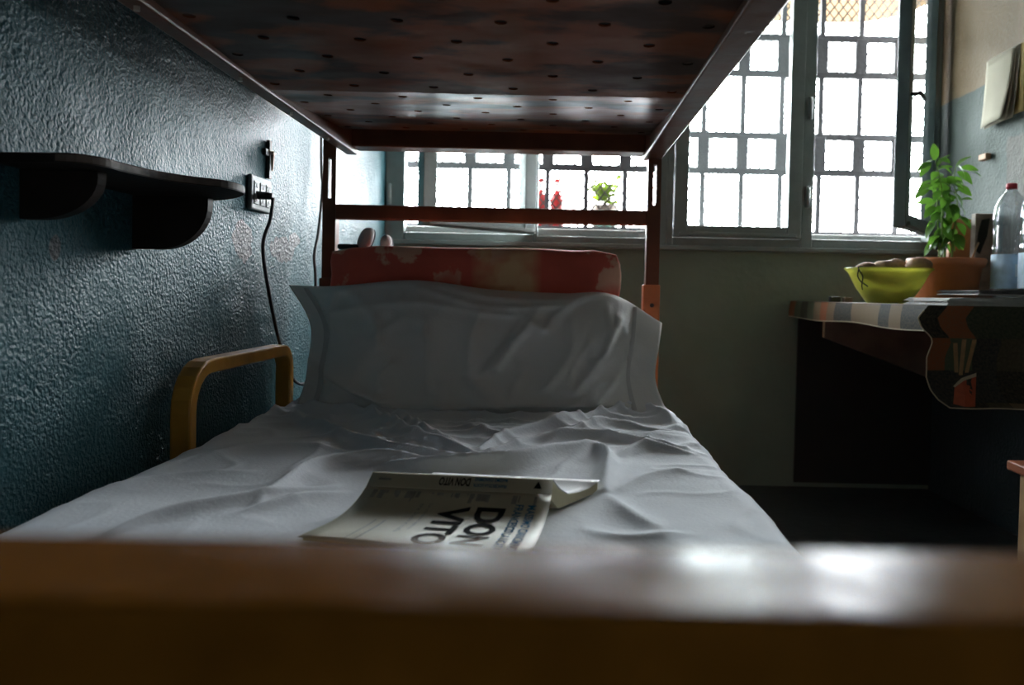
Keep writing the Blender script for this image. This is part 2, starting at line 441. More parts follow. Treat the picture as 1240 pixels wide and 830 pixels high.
frame_piece(mb, XL, -.636, 1.012, WT); frame_piece(mb, -.092, -.072, 1.012, WT); frame_piece(mb, .432, .470, 1.012, WT)
frame_piece(mb, -.636, -.092, 1.012, 1.045); frame_piece(mb, -.072, .432, 1.012, 1.040)
frame_piece(mb, -.636, -.092, WT - .05, WT); frame_piece(mb, -.072, .432, WT - .05, WT)
mb.build('frame', 'frame_grey_green', w1, bevel=.004)
leaf(w1, 'casement_leaf', -.092, .545, -1, math.radians(41), 1.045, WT - .06, 'frame_grey_green', hy=YF - .01)
# hinges on the left jamb
for z in (1.16, 1.55):
    MB().tube([(-.70, YF - .008, z), (-.70, YF - .008, z + .085)], .012, 8).build('hinge', 'frame_grey_green', w1, smooth=True)
w2 = struct(empty('window_2', (1.04, YF, 1.005)))
mb = MB()
frame_piece(mb, .470, .498, 1.012, WT); frame_piece(mb, 1.036, 1.085, 1.012, WT, YF - .004); frame_piece(mb, 1.575, XR, 1.012, WT)
frame_piece(mb, .498, 1.036, 1.012, 1.046); frame_piece(mb, 1.085, 1.575, 1.012, 1.050)
frame_piece(mb, .498, 1.036, WT - .05, WT); frame_piece(mb, 1.085, 1.575, WT - .05, WT)
mb.build('frame', 'frame_grey_green', w2, bevel=.004)
leaf(w2, 'casement_leaf', .500, .534, 1, 0.0, 1.048, WT - .06, 'frame_grey_green')
leaf(w2, 'casement_leaf', 1.572, .50, -1, math.radians(53), 1.072, WT - .06, 'frame_teal_dark', handle=1.56, hy=YF - .012)
for z in (1.18, 1.55):
    MB().tube([(1.058, YF - .014, z), (1.058, YF - .014, z + .09)], .011, 8).build('hinge', 'frame_grey_green', w2, smooth=True)

# ------------------------------------------------------------------ iron grille
YG = 3.50
gx = [-.381 + .1725 * k for k in range(-3, 15)]
gz = [1.085, 1.360, 1.518, 1.793, 1.953, 2.228, 2.388]
gr = tag(empty('window_grille', (.44, YG, 1.078)), 'dark iron grille of flat bars in tall and short cells outside both windows', 'grille')
for x in gx:
    MB().box(x - .0105, x + .0105, YG - .008, YG + .008, 1.078, 2.46).build('vertical_bar', 'grille_iron', gr)
for z in gz:
    MB().box(XL - .3, XR + .45, YG - .012, YG - .004 + .008, z - .014, z + .014).build('horizontal_bar', 'grille_iron', gr)
for z0, z1 in ((1.360, 1.518), (1.793, 1.953), (2.228, 2.388)):
    for x in gx:
        MB().box(x - .026, x + .026, YG - .014, YG + .010, z0, z1).build('stiffener_plate', 'grille_iron', gr, bevel=.004)
# expanded wire mesh behind the bars
ym = 3.57; dw, dh, th = .040, .052, .0032
mb = MB(); nx = int((XR - XL + .7) / dw); nz = int(1.38 / (dh / 2))
for i in range(nx):
    for j in range(nz):
        x = XL - .28 + i * dw; z = 1.08 + j * dh / 2
        xa, xb = (x, x + dw / 2) if j % 2 == 0 else (x + dw / 2, x)
        for (p, q) in (((xa, z), (xb, z + dh / 2)), ((2 * x + dw - xa if False else (x + dw if j % 2 == 0 else x + dw / 2), z), ((x + dw / 2) if j % 2 == 0 else x + dw, z + dh / 2))):
            n = len(mb.v); dx = q[0] - p[0]; dz = q[1] - p[1]; l = math.hypot(dx, dz); ox, oz = -dz / l * th, dx / l * th
            mb.v += [(p[0] + ox, ym, p[1] + oz), (p[0] - ox, ym + .002, p[1] - oz), (q[0] - ox, ym + .002, q[1] - oz), (q[0] + ox, ym, q[1] + oz)]
            mb.f.append((n, n + 1, n + 2, n + 3))
wm = mb.build('wire_mesh', 'mesh_wire', gr); wm['kind'] = 'stuff'

# ------------------------------------------------------------------ things on the outer ledge
def red_bottle(x, y, z, label):
    e = tag(empty('detergent_bottle', (x, y, z)), label, 'bottle', 'red bottles on the window ledge')
    MB().lathe((x, y, z), [(.001, 0), (.036, 0), (.040, .008), (.038, .07), (.033, .11), (.030, .13), (.034, .15), (.030, .178), (.014, .186), (.014, .20), (.001, .20)], 20).build('body', 'red_plastic', e, smooth=True)
    MB().lathe((x, y, z), [(.001, .238), (.015, .238), (.015, .25), (.010, .256), (.001, .256)], 14).build('nozzle', 'red_plastic', e, smooth=True)
    MB().lathe((x, y, z), [(.007, .198), (.007, .24)], 10).build('neck', 'label_white', e, smooth=True)
red_bottle(-.070, 3.66, 1.078, 'red plastic bottle outside, half hidden beside the open casement stile')
red_bottle(.007, 3.66, 1.078, 'red plastic bottle on the outer ledge nearer the potted plant')

def leaf_mesh(name, L, Wd, material):
    n = 6; v = []; f = []
    for i in range(n):
        t = i / (n - 1); w = Wd * math.sin(PI * min(1, t * .92 + .04)) ** .8 * (1 - .35 * t); zz = -.25 * L * t * t + .03 * L * math.sin(t * 3)
        v += [(-w, t * L, zz + .18 * w), (0, t * L, zz), (w, t * L, zz + .18 * w)]
    for i in range(n - 1):
        a = i * 3; f += [(a, a + 1, a + 4, a + 3), (a + 1, a + 2, a + 5, a + 4)]
    me = bpy.data.meshes.new(name); me.from_pydata(v, [], f); me.materials.append(MATS[material])
    me.polygons.foreach_set('use_smooth', [True] * len(f)); return me
def leafage(root, loc, spots, me, seed):
    r = random.Random(seed)
    for (p, dirv, s) in spots:
        d = Vector(dirv).normalized(); q = d.to_track_quat('Y', 'Z')
        M = Matrix.Translation(Vector(p) - Vector(loc)) @ q.to_matrix().to_4x4() @ Matrix.Rotation(r.uniform(-.7, .7), 4, 'Y') @ Matrix.Diagonal((s, s, s, 1))
        copy_mesh_obj(me, 'leaf', root, M)
e = tag(empty('potted_plant', (.232, 3.66, 1.078)), 'lime green leafy plant in a round grey pot on the outer ledge', 'plant')
MB().lathe((.232, 3.66, 1.078), [(.001, 0), (.060, 0), (.062, .052), (.054, .054), (.001, .054)], 24).build('saucer_tub', 'pot_green', e, smooth=False)
MB().lathe((.232, 3.66, 1.078), [(.050, .045), (.060, .12), (.062, .12), (.062, .136), (.054, .136), (.052, .12), (.001, .118)], 24).build('pot', 'pot_grey', e)
lm2 = leaf_mesh('lime_leaf', .046, .019, 'lime_leaf')
mbs = MB(); spots = []
for k in range(14):
    a = rnd.uniform(0, 2 * PI); rr = rnd.uniform(.01, .06); hh = rnd.uniform(.08, .14)
    p0 = Vector((.232 + rnd.uniform(-.02, .02), 3.66 + rnd.uniform(-.02, .02), 1.195)); p1 = p0 + Vector((rr * math.cos(a), rr * math.sin(a), hh))
    mbs.tube([p0, (p0 + p1) / 2 + Vector((0, 0, .01)), p1], .0016, 5)
    for q in range(8):
        t = .3 + .7 * q / 7; b_ = rnd.uniform(0, 2 * PI)
        spots.append((p0.lerp(p1, t), (math.cos(b_), math.sin(b_), rnd.uniform(-.2, .9)), rnd.uniform(.6, 1.1)))
mbs.build('stems', 'stem_green', e)
leafage(e, (.232, 3.66, 1.078), spots, lm2, 3)

# ------------------------------------------------------------------ bunk bed
YH = 2.15
bed = tag(empty('bunk_bed', (-.15, 1.15, 0)), 'brown and orange enamelled steel bunk bed with perforated plate overhead', 'bunk bed')
ZP = 1.19
# perforated plate: cells in staggered pattern, each second cell with a round hole
cw, ch, hr = .07375, .0853, .0092
mb = MB(); idx = {}
def vid(p):
    k = (round(p[0], 4), round(p[1], 4))
    if k not in idx: idx[k] = len(mb.v); mb.v.append((p[0], p[1], ZP))
    return idx[k]
for i in range(-7, 4):
    for j in range(-10, 12):
        cx, cy = -.009 + i * cw, 1.034 + j * ch
        x0, x1, y0, y1 = cx - cw / 2, cx + cw / 2, cy - ch / 2, cy + ch / 2
        if (i + j) % 2:
            mb.f.append(tuple(vid(p) for p in ((x0, y0), (cx, y0), (x1, y0), (x1, cy), (x1, y1), (cx, y1), (x0, y1), (x0, cy)))); continue
        ring = []
        for k in range(16):
            a = 2 * PI * k / 16 - PI * .75
            ring.append(vid((cx + hr * math.cos(a), cy + hr * math.sin(a))))
        out = [vid(p) for p in ((x0, y0), (cx, y0), (x1, y0), (x1, cy), (x1, y1), (cx, y1), (x0, y1), (x0, cy))]
        for k in range(8):
            mb.f.append((out[k], out[(k + 1) % 8], ring[(2 * k + 2) % 16], ring[2 * k + 1], ring[2 * k]))
def plate_z(y): return ZP - .013 + (.038 * min(1., max(0., (y - 1.5032) / .59)) if y > 1.5032 else .013 * min(1, (1.5032 - y) / .9))
mb.v = [(p[0], p[1], plate_z(p[1])) for p in mb.v]
plate = mb.build('perforated_plate', 'plate_rust', bed)
sd = plate.modifiers.new('thickness', 'SOLIDIFY'); sd.thickness = .003; sd.offset = 1
Y0b, Y1b = .13, 2.17
MB().box(.238, .288, Y0b, Y1b, 1.170, 1.245).build('side_rail', 'brown_enamel', bed, bevel=.004)
MB().box(-.580, -.548, Y0b, Y1b, 1.170, 1.245).build('side_rail', 'brown_enamel', bed, bevel=.004)
MB().box(-.548, .238, 2.095, Y1b, 1.181, 1.245).build('end_rail', 'brown_enamel', bed, bevel=.004)
MB().box(-.548, .238, Y0b, .20, 1.178, 1.245).build('end_rail', 'brown_enamel', bed, bevel=.004)
for y in (1.05, 1.395, 1.66, 1.93):
    MB().tube([(-.5625, y, 1.173), (-.5625, y, 1.164)], .0042, 8).build('bolt', 'bolt_steel', bed)
# posts
for x0, x1 in ((-.633, -.597), (.251, .287)):
    xm = (x0 + x1) / 2
    MB().box(x0, x1, YH - .018, YH + .018, .80, 1.045).box(x0, x1, YH - .018, YH + .018, 1.155, 1.245).box(x0, xm - .003, YH - .018, YH + .018, 1.045, 1.155).box(xm + .005, x1, YH - .018, YH + .018, 1.045, 1.155).build('post', 'brown_enamel', bed)
    MB().box(x0 - .006, x1 + .004, YH - .022, YH + .022, .0, .828).build('post_sleeve', 'orange_enamel' if x0 > 0 else 'brown_enamel', bed, bevel=.003)
    s_ = MB(); s_.tube([(xm, YH - .022, .772), (xm, YH - .026, .772)], .006, 8); s_.build('bolt', 'chip_metal', bed)
for x0, x1 in ((-.633, -.597), (.251, .287)):
    MB().box(x0, x1, .145, .185, .0, 1.245).build('post', 'brown_enamel', bed, bevel=.003)
MB().box(-.60, .253, YH - .016, YH + .016, .990, 1.030).build('head_crossbar', 'brown_enamel', bed, bevel=.004)
MB().box(-.60, .253, YH - .016, YH + .016, .34, .38).build('head_crossbar', 'orange_enamel', bed, bevel=.004)
# foot rail close to the lens
MB().box(-.597, .251, .152, .199, .694, .7365).build('foot_rail', 'foot_rail_enamel', bed, bevel=.004, segs=3)
MB().box(-.60, .253, .15, .18, .34, .38).build('foot_crossbar', 'orange_enamel', bed, bevel=.004)
for x0, x1 in ((-.633, -.60), (.254, .287)):
    MB().box(x0, x1, .17, 2.14, .32, .37).build('lower_side_rail', 'ochre_enamel', bed, bevel=.004)
MB().box(-.60, .254, .18, 2.13, .352, .360).build('lower_deck', 'brown_enamel', bed)
# ochre grab handle by the wall
hp = [(-.675, 1.43, .36), (-.675, 1.43, .50)]
for a in np.linspace(PI, PI / 2, 7): hp.append((-.675, 1.51 + .08 * math.cos(a), .565 + .08 * math.sin(a)))
for a in np.linspace(PI / 2, 0, 7): hp.append((-.675, 1.92 + .05 * math.cos(a), .595 + .05 * math.sin(a)))
hp += [(-.675, 1.97, .36)]
hb = MB(); pts = [Vector(p) for p in hp]
prof = [(-.019, -.014), (.019, -.014), (.019, .014), (-.019, .014)]
for i, p in enumerate(pts):
    t = (pts[min(i + 1, len(pts) - 1)] - pts[max(i - 1, 0)]).normalized(); nrm = Vector((1, 0, 0)); w = t.cross(nrm).normalized()
    for a, b_ in prof: hb.v.append(tuple(p + nrm * a + w * b_))
for i in range(len(pts) - 1):
    for k in range(4):
        a = i * 4 + k; b_ = i * 4 + (k + 1) % 4; hb.f.append((a, b_, b_ + 4, a + 4))
hb.f += [(0, 1, 2, 3), tuple(len(hb.v) - 4 + k for k in (3, 2, 1, 0))]
hb.build('grab_handle', 'ochre_enamel', bed, bevel=.004)

def cushion_box(x0, x1, y0, y1, z0, z1, r, nx=24, ny=40, nzs=6):
    """rounded block: superellipsoid-like box sampled as one closed mesh"""
    bm = bmesh.new(); bmesh.ops.create_cube(bm, size=2)
    bmesh.ops.subdivide_edges(bm, edges=bm.edges[:], cuts=11, use_grid_fill=True)
    hx, hy, hz = (x1 - x0) / 2, (y1 - y0) / 2, (z1 - z0) / 2
    V = []; F = []
    for v in bm.verts:
        p = Vector((v.co.x * hx, v.co.y * hy, v.co.z * hz))
        c = Vector((max(-hx + r, min(hx - r, p.x)), max(-hy + r, min(hy - r, p.y)), max(-hz + r, min(hz - r, p.z))))
        d = p - c
        if d.length > 1e-6: p = c + d.normalized() * min(r, d.length if d.length < r else r)
        V.append(((x0 + x1) / 2 + p.x, (y0 + y1) / 2 + p.y, (z0 + z1) / 2 + p.z))
    F = [tuple(v.index for v in f.verts) for f in bm.faces]; bm.free()
    return V, F
V, F = cushion_box(-.706, .280, .21, 2.16, 1.2465, 1.39, .03)  # widened past the rail to the wall to block daylight in the gap
tag(obj('mattress', V, F, 'upper_mattress_cloth', smooth=True), 'dark mattress on the upper bunk, glimpsed through the plate holes', 'mattress')
V, F = cushion_box(-.626, .290, .205, 2.118, .3615, .512, .04)
tag(obj('mattress', V, F, 'mattress_ticking', smooth=True), 'lower bunk mattress hidden under the white bed sheet', 'mattress')

# ------------------------------------------------------------------ bed sheet with folds
ZS = .522
def px2bed(x, y, z=ZS):
    """bed-plane position of a fold traced on the photograph"""
    f = 946.; p = math.radians(1.5); r = math.radians(1.2)
    fw = np.array([0, math.cos(p), -math.sin(p)]); up0 = np.array([0, math.sin(p), math.cos(p)])
    rt = np.array([math.cos(r), 0, 0]) + up0 * math.sin(r); up = np.array([-math.sin(r), 0, 0]) + up0 * math.cos(r)
    d = fw + rt * (x - 669.5) / f - up * (y - 379.8) / f
    q = d * (z - .80) / d[2]
    return (q[0], q[1])
folds = [  # traced points, height, width
    ([(330, 500), (403, 528), (463, 552), (532, 563), (625, 563)], .017, .030),
    ([(342, 498), (431, 504), (491, 528), (556, 552), (580, 558)], .015, .028),
    ([(463, 500), (523, 532), (572, 553)], .012, .026),
    ([(830, 546), (733, 534), (652, 540), (580, 557)], .014, .030),
    ([(826, 516), (770, 504), (685, 522), (612, 536), (580, 551)], .018, .030),
    ([(826, 528), (740, 520), (693, 529), (632, 540)], .012, .024),
    ([(722, 545), (673, 557), (612, 573), (523, 577), (470, 572)], .024, .034),
    ([(718, 545), (736, 560), (731, 600)], .018, .030),
    ([(310, 615), (340, 596), (382, 573), (451, 565), (503, 567), (560, 575)], .016, .034),
    ([(300, 625), (370, 607), (420, 598), (450, 596)], .012, .03),
    ([(120, 655), (200, 632), (300, 612), (400, 592)], .012, .030),
    ([(738, 558), (782, 545), (835, 551)], .012, .026),
    ([(745, 600), (790, 580), (850, 572)], .007, .05),
    ([(700, 640), (760, 655), (830, 650)], .006, .04),
    ([(729, 600), (760, 625), (800, 645)], .006, .035),
    ([(230, 560), (300, 545), (380, 545), (440, 555)], .006, .05),
    ([(100, 600), (200, 580), (300, 572)], .006, .05),
    ([(610, 505), (680, 508), (730, 500), (800, 508)], .010, .022),
    ([(560, 520), (600, 530), (640, 528), (700, 514)], .010, .022),
    ([(380, 492), (480, 506), (560, 508), (640, 510)], .008, .022),
]
xw = [-.640, -.6395, -.638, -.634, -.626] ; 
prof = []                                   # cross-section (x, z drop): left tuck, top, right drop
for k in range(6): prof.append((-.640, -.16 + .022 * k))
R = .045
for a in np.linspace(PI, PI / 2, 7): prof.append((-.595 + R * math.cos(a), -R + R * math.sin(a)))
for x in np.arange(-.588, .255, .0045): prof.append((x, 0))
for a in np.linspace(PI / 2, 0, 9): prof.append((.258 + R * math.cos(a), -R + R * math.sin(a)))
for k in range(1, 15): prof.append((.303 + .001 * k, -R - .013 * k))
ys = np.concatenate([np.arange(.200, .75, .008), np.arange(.75, 2.125, .0048)])
PX = np.array([p[0] for p in prof]); PZ = np.array([p[1] for p in prof])
GX, GY = np.meshgrid(PX, ys, indexing='ij'); GZ = np.repeat(PZ[:, None], len(ys), 1)
Hh = np.zeros_like(GX)
for pts, h, w in folds:
    sp = spline([px2bed(*q) for q in pts], 34)
    best = np.full(GX.shape, 9.); tt = np.zeros_like(GX)
    for k in range(len(sp) - 1):
        a, b_ = sp[k], sp[k + 1]; ab = b_ - a; L2 = ab @ ab + 1e-9
        t = np.clip(((GX - a[0]) * ab[0] + (GY - a[1]) * ab[1]) / L2, 0, 1)
        d = np.hypot(GX - a[0] - t * ab[0], GY - a[1] - t * ab[1])
        mk = d < best; best = np.where(mk, d, best); tt = np.where(mk, (k + t) / (len(sp) - 1), tt)
    env = np.sin(np.clip(tt, .0, 1.) * PI * .9 + .12) ** .6
    pr = np.exp(-np.sqrt(best ** 2 + .0030 ** 2) / (w * .36))
    h = h * 1.9; Hh = np.maximum(Hh, h * env * pr) + .25 * np.minimum(Hh, h * env * pr)
N = np.array([[mnoise.fractal(Vector((x * 5, y * 5, .3)), 1.0, 2.0, 3) for y in ys] for x in PX])
N2 = np.array([[mnoise.noise(Vector((x * 22 + 4, y * 9, 1.3))) for y in ys] for x in PX])
RG = np.array([[(1 - abs(mnoise.noise(Vector((x * 3.2 + .9 * mnoise.noise(Vector((x * 3, y * 3, 7))), y * 11 + 3.0 * x * x + 1.4 * mnoise.noise(Vector((x * 2.5, y * 2, 4))), 5.)))) * 2.2) for y in ys] for x in PX])
RG = np.clip(RG, 0, 1) ** 2
RH = np.array([[(1 - abs(mnoise.noise(Vector((x * 9 + 2 * y, y * 7 - 3 * x, 9.)))) * 2.4) for y in ys] for x in PX])
RH = np.clip(RH, 0, 1) ** 3
calm = 1 - .98 * np.exp(-(np.maximum(0, np.abs(GX + .13) - .13) / .05) ** 2 - (np.maximum(0, np.abs(GY - .93) - .13) / .05) ** 2)
calm = calm * np.clip((1.99 - GY) / .06, .02, 1)
top = np.clip((GZ + .05) / .05, 0, 1)
far = np.clip((GY - 1.05) / .5, 0, 1)
Z = ZS + GZ + (Hh * calm + (.0035 * N + .0012 * N2 * far + .014 * RG * np.clip((GY - 1.30) / .35, 0, 1) + .006 * RH * (.25 + .75 * far)) * calm) * top
X = GX + (1 - top) * .008 * np.sin(GY * 19) * (GX > 0) + (1 - top) * .006 * N
Y = GY
V = np.stack([X, Y, Z], -1).reshape(-1, 3)
sheet = obj('bed_sheet', [tuple(v) for v in V], grid_faces(len(PX), len(ys)), 'sheet_cotton', smooth=True)
tag(sheet, 'rumpled white cotton bed sheet spread over the lower bunk mattress', 'bed sheet')

# ------------------------------------------------------------------ red cushion behind the pillow
V, F = cushion_box(-.578, .172, 2.00, 2.125, .525, .912, .028)
V2 = []
for x, y, z in V:
    t = (z - .525) / .39
    V2.append((x + .004 * math.sin(z * 40 + y * 9), y + .006 * math.sin(x * 23) * t + .004 * mnoise.noise(Vector((x * 14, z * 20, 1))), z + (.004 * mnoise.noise(Vector((x * 30, y * 20, 3))) if t > .8 else 0) - (.010 * max(0, -(x + .45)) * 8 if t > .8 else 0)))
red = obj('floral_cushion', V2, F, 'red_floral_cloth', smooth=True)
tag(red, 'red block cushion with pale flowers standing behind the white pillow', 'cushion')

# ------------------------------------------------------------------ pillow
def make_pillow():
    root = tag(empty('pillow', (-.16, 1.80, .53)), 'large white pillow with flanged case propped against the red cushion', 'pillow')
    nu, nv = 110, 60
    def cr(pts, t): 
        s = spline(pts, 101); k = t * 100; i = min(int(k), 99); return s[i] * (1 - (k - i)) + s[i + 1] * (k - i)
    lft = [(-.575, .537), (-.575, .60), (-.588, .70), (-.668, .806)]
    rgt = [(.262, .536), (.245, .60), (.258, .67), (.276, .730)]
    topc = [(-.668, .806), (-.55, .806), (-.35, .825), (-.16, .806), (.02, .800), (.15, .800), (.276, .730)]
    bot = [(-.575, .537), (-.45, .530), (-.30, .525), (-.10, .524), (.10, .526), (.262, .536)]
    P = np.zeros((nu, nv, 2))
    L = [cr(lft, j / (nv - 1)) for j in range(nv)]; Rr = [cr(rgt, j / (nv - 1)) for j in range(nv)]
    T = [cr(topc, i / (nu - 1)) for i in range(nu)]; B = [cr(bot, i / (nu - 1)) for i in range(nu)]
    c00, c10, c01, c11 = B[0], B[-1], T[0], T[-1]
    for i in range(nu):
        u = i / (nu - 1)
        for j in range(nv):
            v = j / (nv - 1)
            P[i, j] = (1 - u) * L[j] + u * Rr[j] + (1 - v) * B[i] + v * T[i] - ((1 - u) * (1 - v) * c00 + u * (1 - v) * c10 + (1 - u) * v * c01 + u * v * c11)
    wr = [([(.20, .96), (.24, .75), (.25, .55)], .006, .02), ([(.48, .80), (.47, .6), (.50, .35)], .006, .018), ([(.62, .88), (.58, .65), (.55, .40)], .008, .018),
          ([(.73, .97), (.66, .82), (.64, .70)], .007, .016), ([(.86, .80), (.82, .5), (.75, .22)], .009, .02), ([(.93, .6), (.88, .35), (.80, .12)], .008, .02),
          ([(.02, .45), (.15, .28), (.30, .10)], .012, .025), ([(.12, .80), (.30, .84), (.55, .80)], .005, .02), ([(.35, .94), (.5, .86), (.68, .90)], .008, .016),
          ([(.70, .75), (.72, .5), (.68, .25)], .006, .02), ([(.35, .7), (.38, .45), (.42, .2)], .005, .02), ([(.45, .06), (.65, .10), (.90, .08)], .008, .02)]
    rp_ = random.Random(4)
    for k in range(26):
        u0 = rp_.uniform(.1, .92); v0 = rp_.uniform(.15, .95); L_ = rp_.uniform(.15, .4); sl = rp_.uniform(-.10, .14) * (1.4 - u0)
        wr.append(([(u0, v0), (u0 - sl * .5 + rp_.uniform(-.02, .02), v0 - L_ / 2), (u0 - sl, v0 - L_)], rp_.uniform(.002, .005), rp_.uniform(.008, .016)))
    wr += [([(.40, .97), (.55, .93), (.70, .95), (.82, .985)], .010, .014), ([(.05, .93), (.22, .97), (.40, .98)], .008, .012)]
    U, Vv = np.meshgrid(np.linspace(0, 1, nu), np.linspace(0, 1, nv), indexing='ij')
    D = np.zeros_like(U)
    for pts, h, w in wr:
        sp = spline(pts, 24)
        best = np.min([np.hypot((U - a) * 1.0, (Vv - b_) * .4) for a, b_ in spline(pts, 60)], axis=0)
        D += 3.4 * h * np.exp(-np.sqrt(best ** 2 + .003 ** 2) / (w * .6))
    verts = []
    for side in (0, 1):
        for i in range(nu):
            for j in range(nv):
                u, v = U[i, j], Vv[i, j]; x, z = P[i, j]
                uu = (u - .075) / (.90 - .075)          # body inside the flange
                e = max(0, 1 - abs(2 * uu - 1) ** 3.2) ** .6 if 0 < uu < 1 else 0
                e *= max(0, 1 - abs(2 * v - 1) ** 3.0) ** .55
                yc = 1.755 + .215 * v ** 1.0 + .05 * max(0, .08 - u) + .015 * math.sin(3 * u)
                n_ = mnoise.fractal(Vector((x * 7, z * 9, 2)), 1., 2., 3)
                fl = (1 - min(1, e * 4)) * .010 * math.sin(z * 32 + x * 6)
                if side == 0: y = yc - .068 * e - (D[i, j] + .006 * n_) * min(1, e * 2 + .25) - .003 + fl
                else: y = yc + .040 * e + .003 + fl
                verts.append((x, y, z))
    f = grid_faces(nu, nv) + [tuple(reversed(q)) for q in grid_faces(nu, nv, nu * nv)]
    o2 = nu * nv
    for i in range(nu - 1):
        f += [(i * nv, (i + 1) * nv, o2 + (i + 1) * nv, o2 + i * nv), (i * nv + nv - 1, o2 + i * nv + nv - 1, o2 + (i + 1) * nv + nv - 1, (i + 1) * nv + nv - 1)]
    for j in range(nv - 1):
        f += [(j, o2 + j, o2 + j + 1, j + 1), ((nu - 1) * nv + j, (nu - 1) * nv + j + 1, o2 + (nu - 1) * nv + j + 1, o2 + (nu - 1) * nv + j)]
    obj('pillow_case', verts, f, 'pillow_cotton', root, smooth=True)
    for ui in (int(.070 * nu), int(.905 * nu)):
        pts = [Vector(verts[ui * nv + j]) + Vector((0, -.0015, 0)) for j in range(2, nv - 1)]
        mb = MB()
        for k, p in enumerate(pts):
            mb.v += [(p.x - .006, p.y - .0006, p.z), (p.x, p.y - .003, p.z), (p.x + .006, p.y - .0006, p.z)]
        for k in range(len(pts) - 1):
            a = 3 * k; mb.f += [(a, a + 1, a + 4, a + 3), (a + 1, a + 2, a + 5, a + 4)]
        mb.build('seam', 'seam_cotton', root, smooth=True)
make_pillow()

# ------------------------------------------------------------------ slippers and dark cloth on the red cushion
def slipper(x, y, z, tilt, hw, ht, label):
    e = tag(empty('slipper', (x, y, z)), label, 'slipper', 'grey felt slippers')
    n = 24; m = 9; V = []
    def outline(a, k):
        ca, sa = math.cos(a), math.sin(a)
        px = hw * math.copysign(abs(ca) ** .75, ca) * k; pz = ht / 2 + ht / 2 * math.copysign(abs(sa) ** .8, sa) * k
        return px * (1 - .18 * pz / ht) + tilt * pz, pz
    for i in range(n):
        for j in range(m):
            t = -1 + 2 * j / (m - 1); k = .55 + .45 * math.sqrt(max(0, 1 - t * t))
            px, pz = outline(2 * PI * i / n, k); V.append((x + px, y + .020 * t, z + pz))
    F = [(i * m + j, ((i + 1) % n) * m + j, ((i + 1) % n) * m + j + 1, i * m + j + 1) for i in range(n) for j in range(m - 1)]
    F.append(tuple(i * m for i in range(n))); F.append(tuple(i * m + m - 1 for i in range(n)))
    obj('upper', V, F, 'slipper_felt', e, smooth=True)
    V = []
    for d in (0, .006):
        for i in range(n):
            px, pz = outline(2 * PI * i / n, .97); V.append((x + px, y + .017 + d, z + pz))
    F = [tuple(range(n)), tuple(range(2 * n - 1, n - 1, -1))] + [(i, (i + 1) % n, n + (i + 1) % n, n + i) for i in range(n)]
    obj('sole', V, F, 'dark_cloth', e)
slipper(-.508, 2.075, .905, .30, .021, .058, 'taller grey felt slipper tip leaning right above the red cushion')
slipper(-.447, 2.080, .905, .02, .016, .040, 'lower grey felt slipper tip, right one above the red cushion')
V, F = cushion_box(-.570, -.515, 2.05, 2.11, .903, .918, .007)
tag(obj('dark_cloth', V, F, 'dark_cloth', smooth=True), 'small dark folded cloth beside the slippers at the wall', 'cloth')

# ------------------------------------------------------------------ book lying face down
def text_mesh(s, size, bold=0.0):
    cu = bpy.data.curves.new('lettering', 'FONT'); cu.body = s; cu.size = size; cu.resolution_u = 3; cu.offset = bold * size
    o = bpy.data.objects.new('lettering', cu); COL.objects.link(o)
    dg = bpy.context.evaluated_depsgraph_get(); dg.update()
    me = bpy.data.meshes.new_from_object(o.evaluated_get(dg))
    bpy.data.objects.remove(o); bpy.data.curves.remove(cu)
    bm = bmesh.new(); bm.from_mesh(me); bmesh.ops.triangulate(bm, faces=bm.faces)
    for _ in range(2):
        long = [e for e in bm.edges if e.calc_length() > .007]
        if long: bmesh.ops.subdivide_edges(bm, edges=long, cuts=1); bmesh.ops.triangulate(bm, faces=bm.faces)
    V = [tuple(v.co) for v in bm.verts]; F = [tuple(v.index for v in f.verts) for f in bm.faces]
    bm.free(); bpy.data.meshes.remove(me)
    xs = [v[0] for v in V]; ys_ = [v[1] for v in V]
    return V, F, min(xs), max(xs), min(ys_), max(ys_)
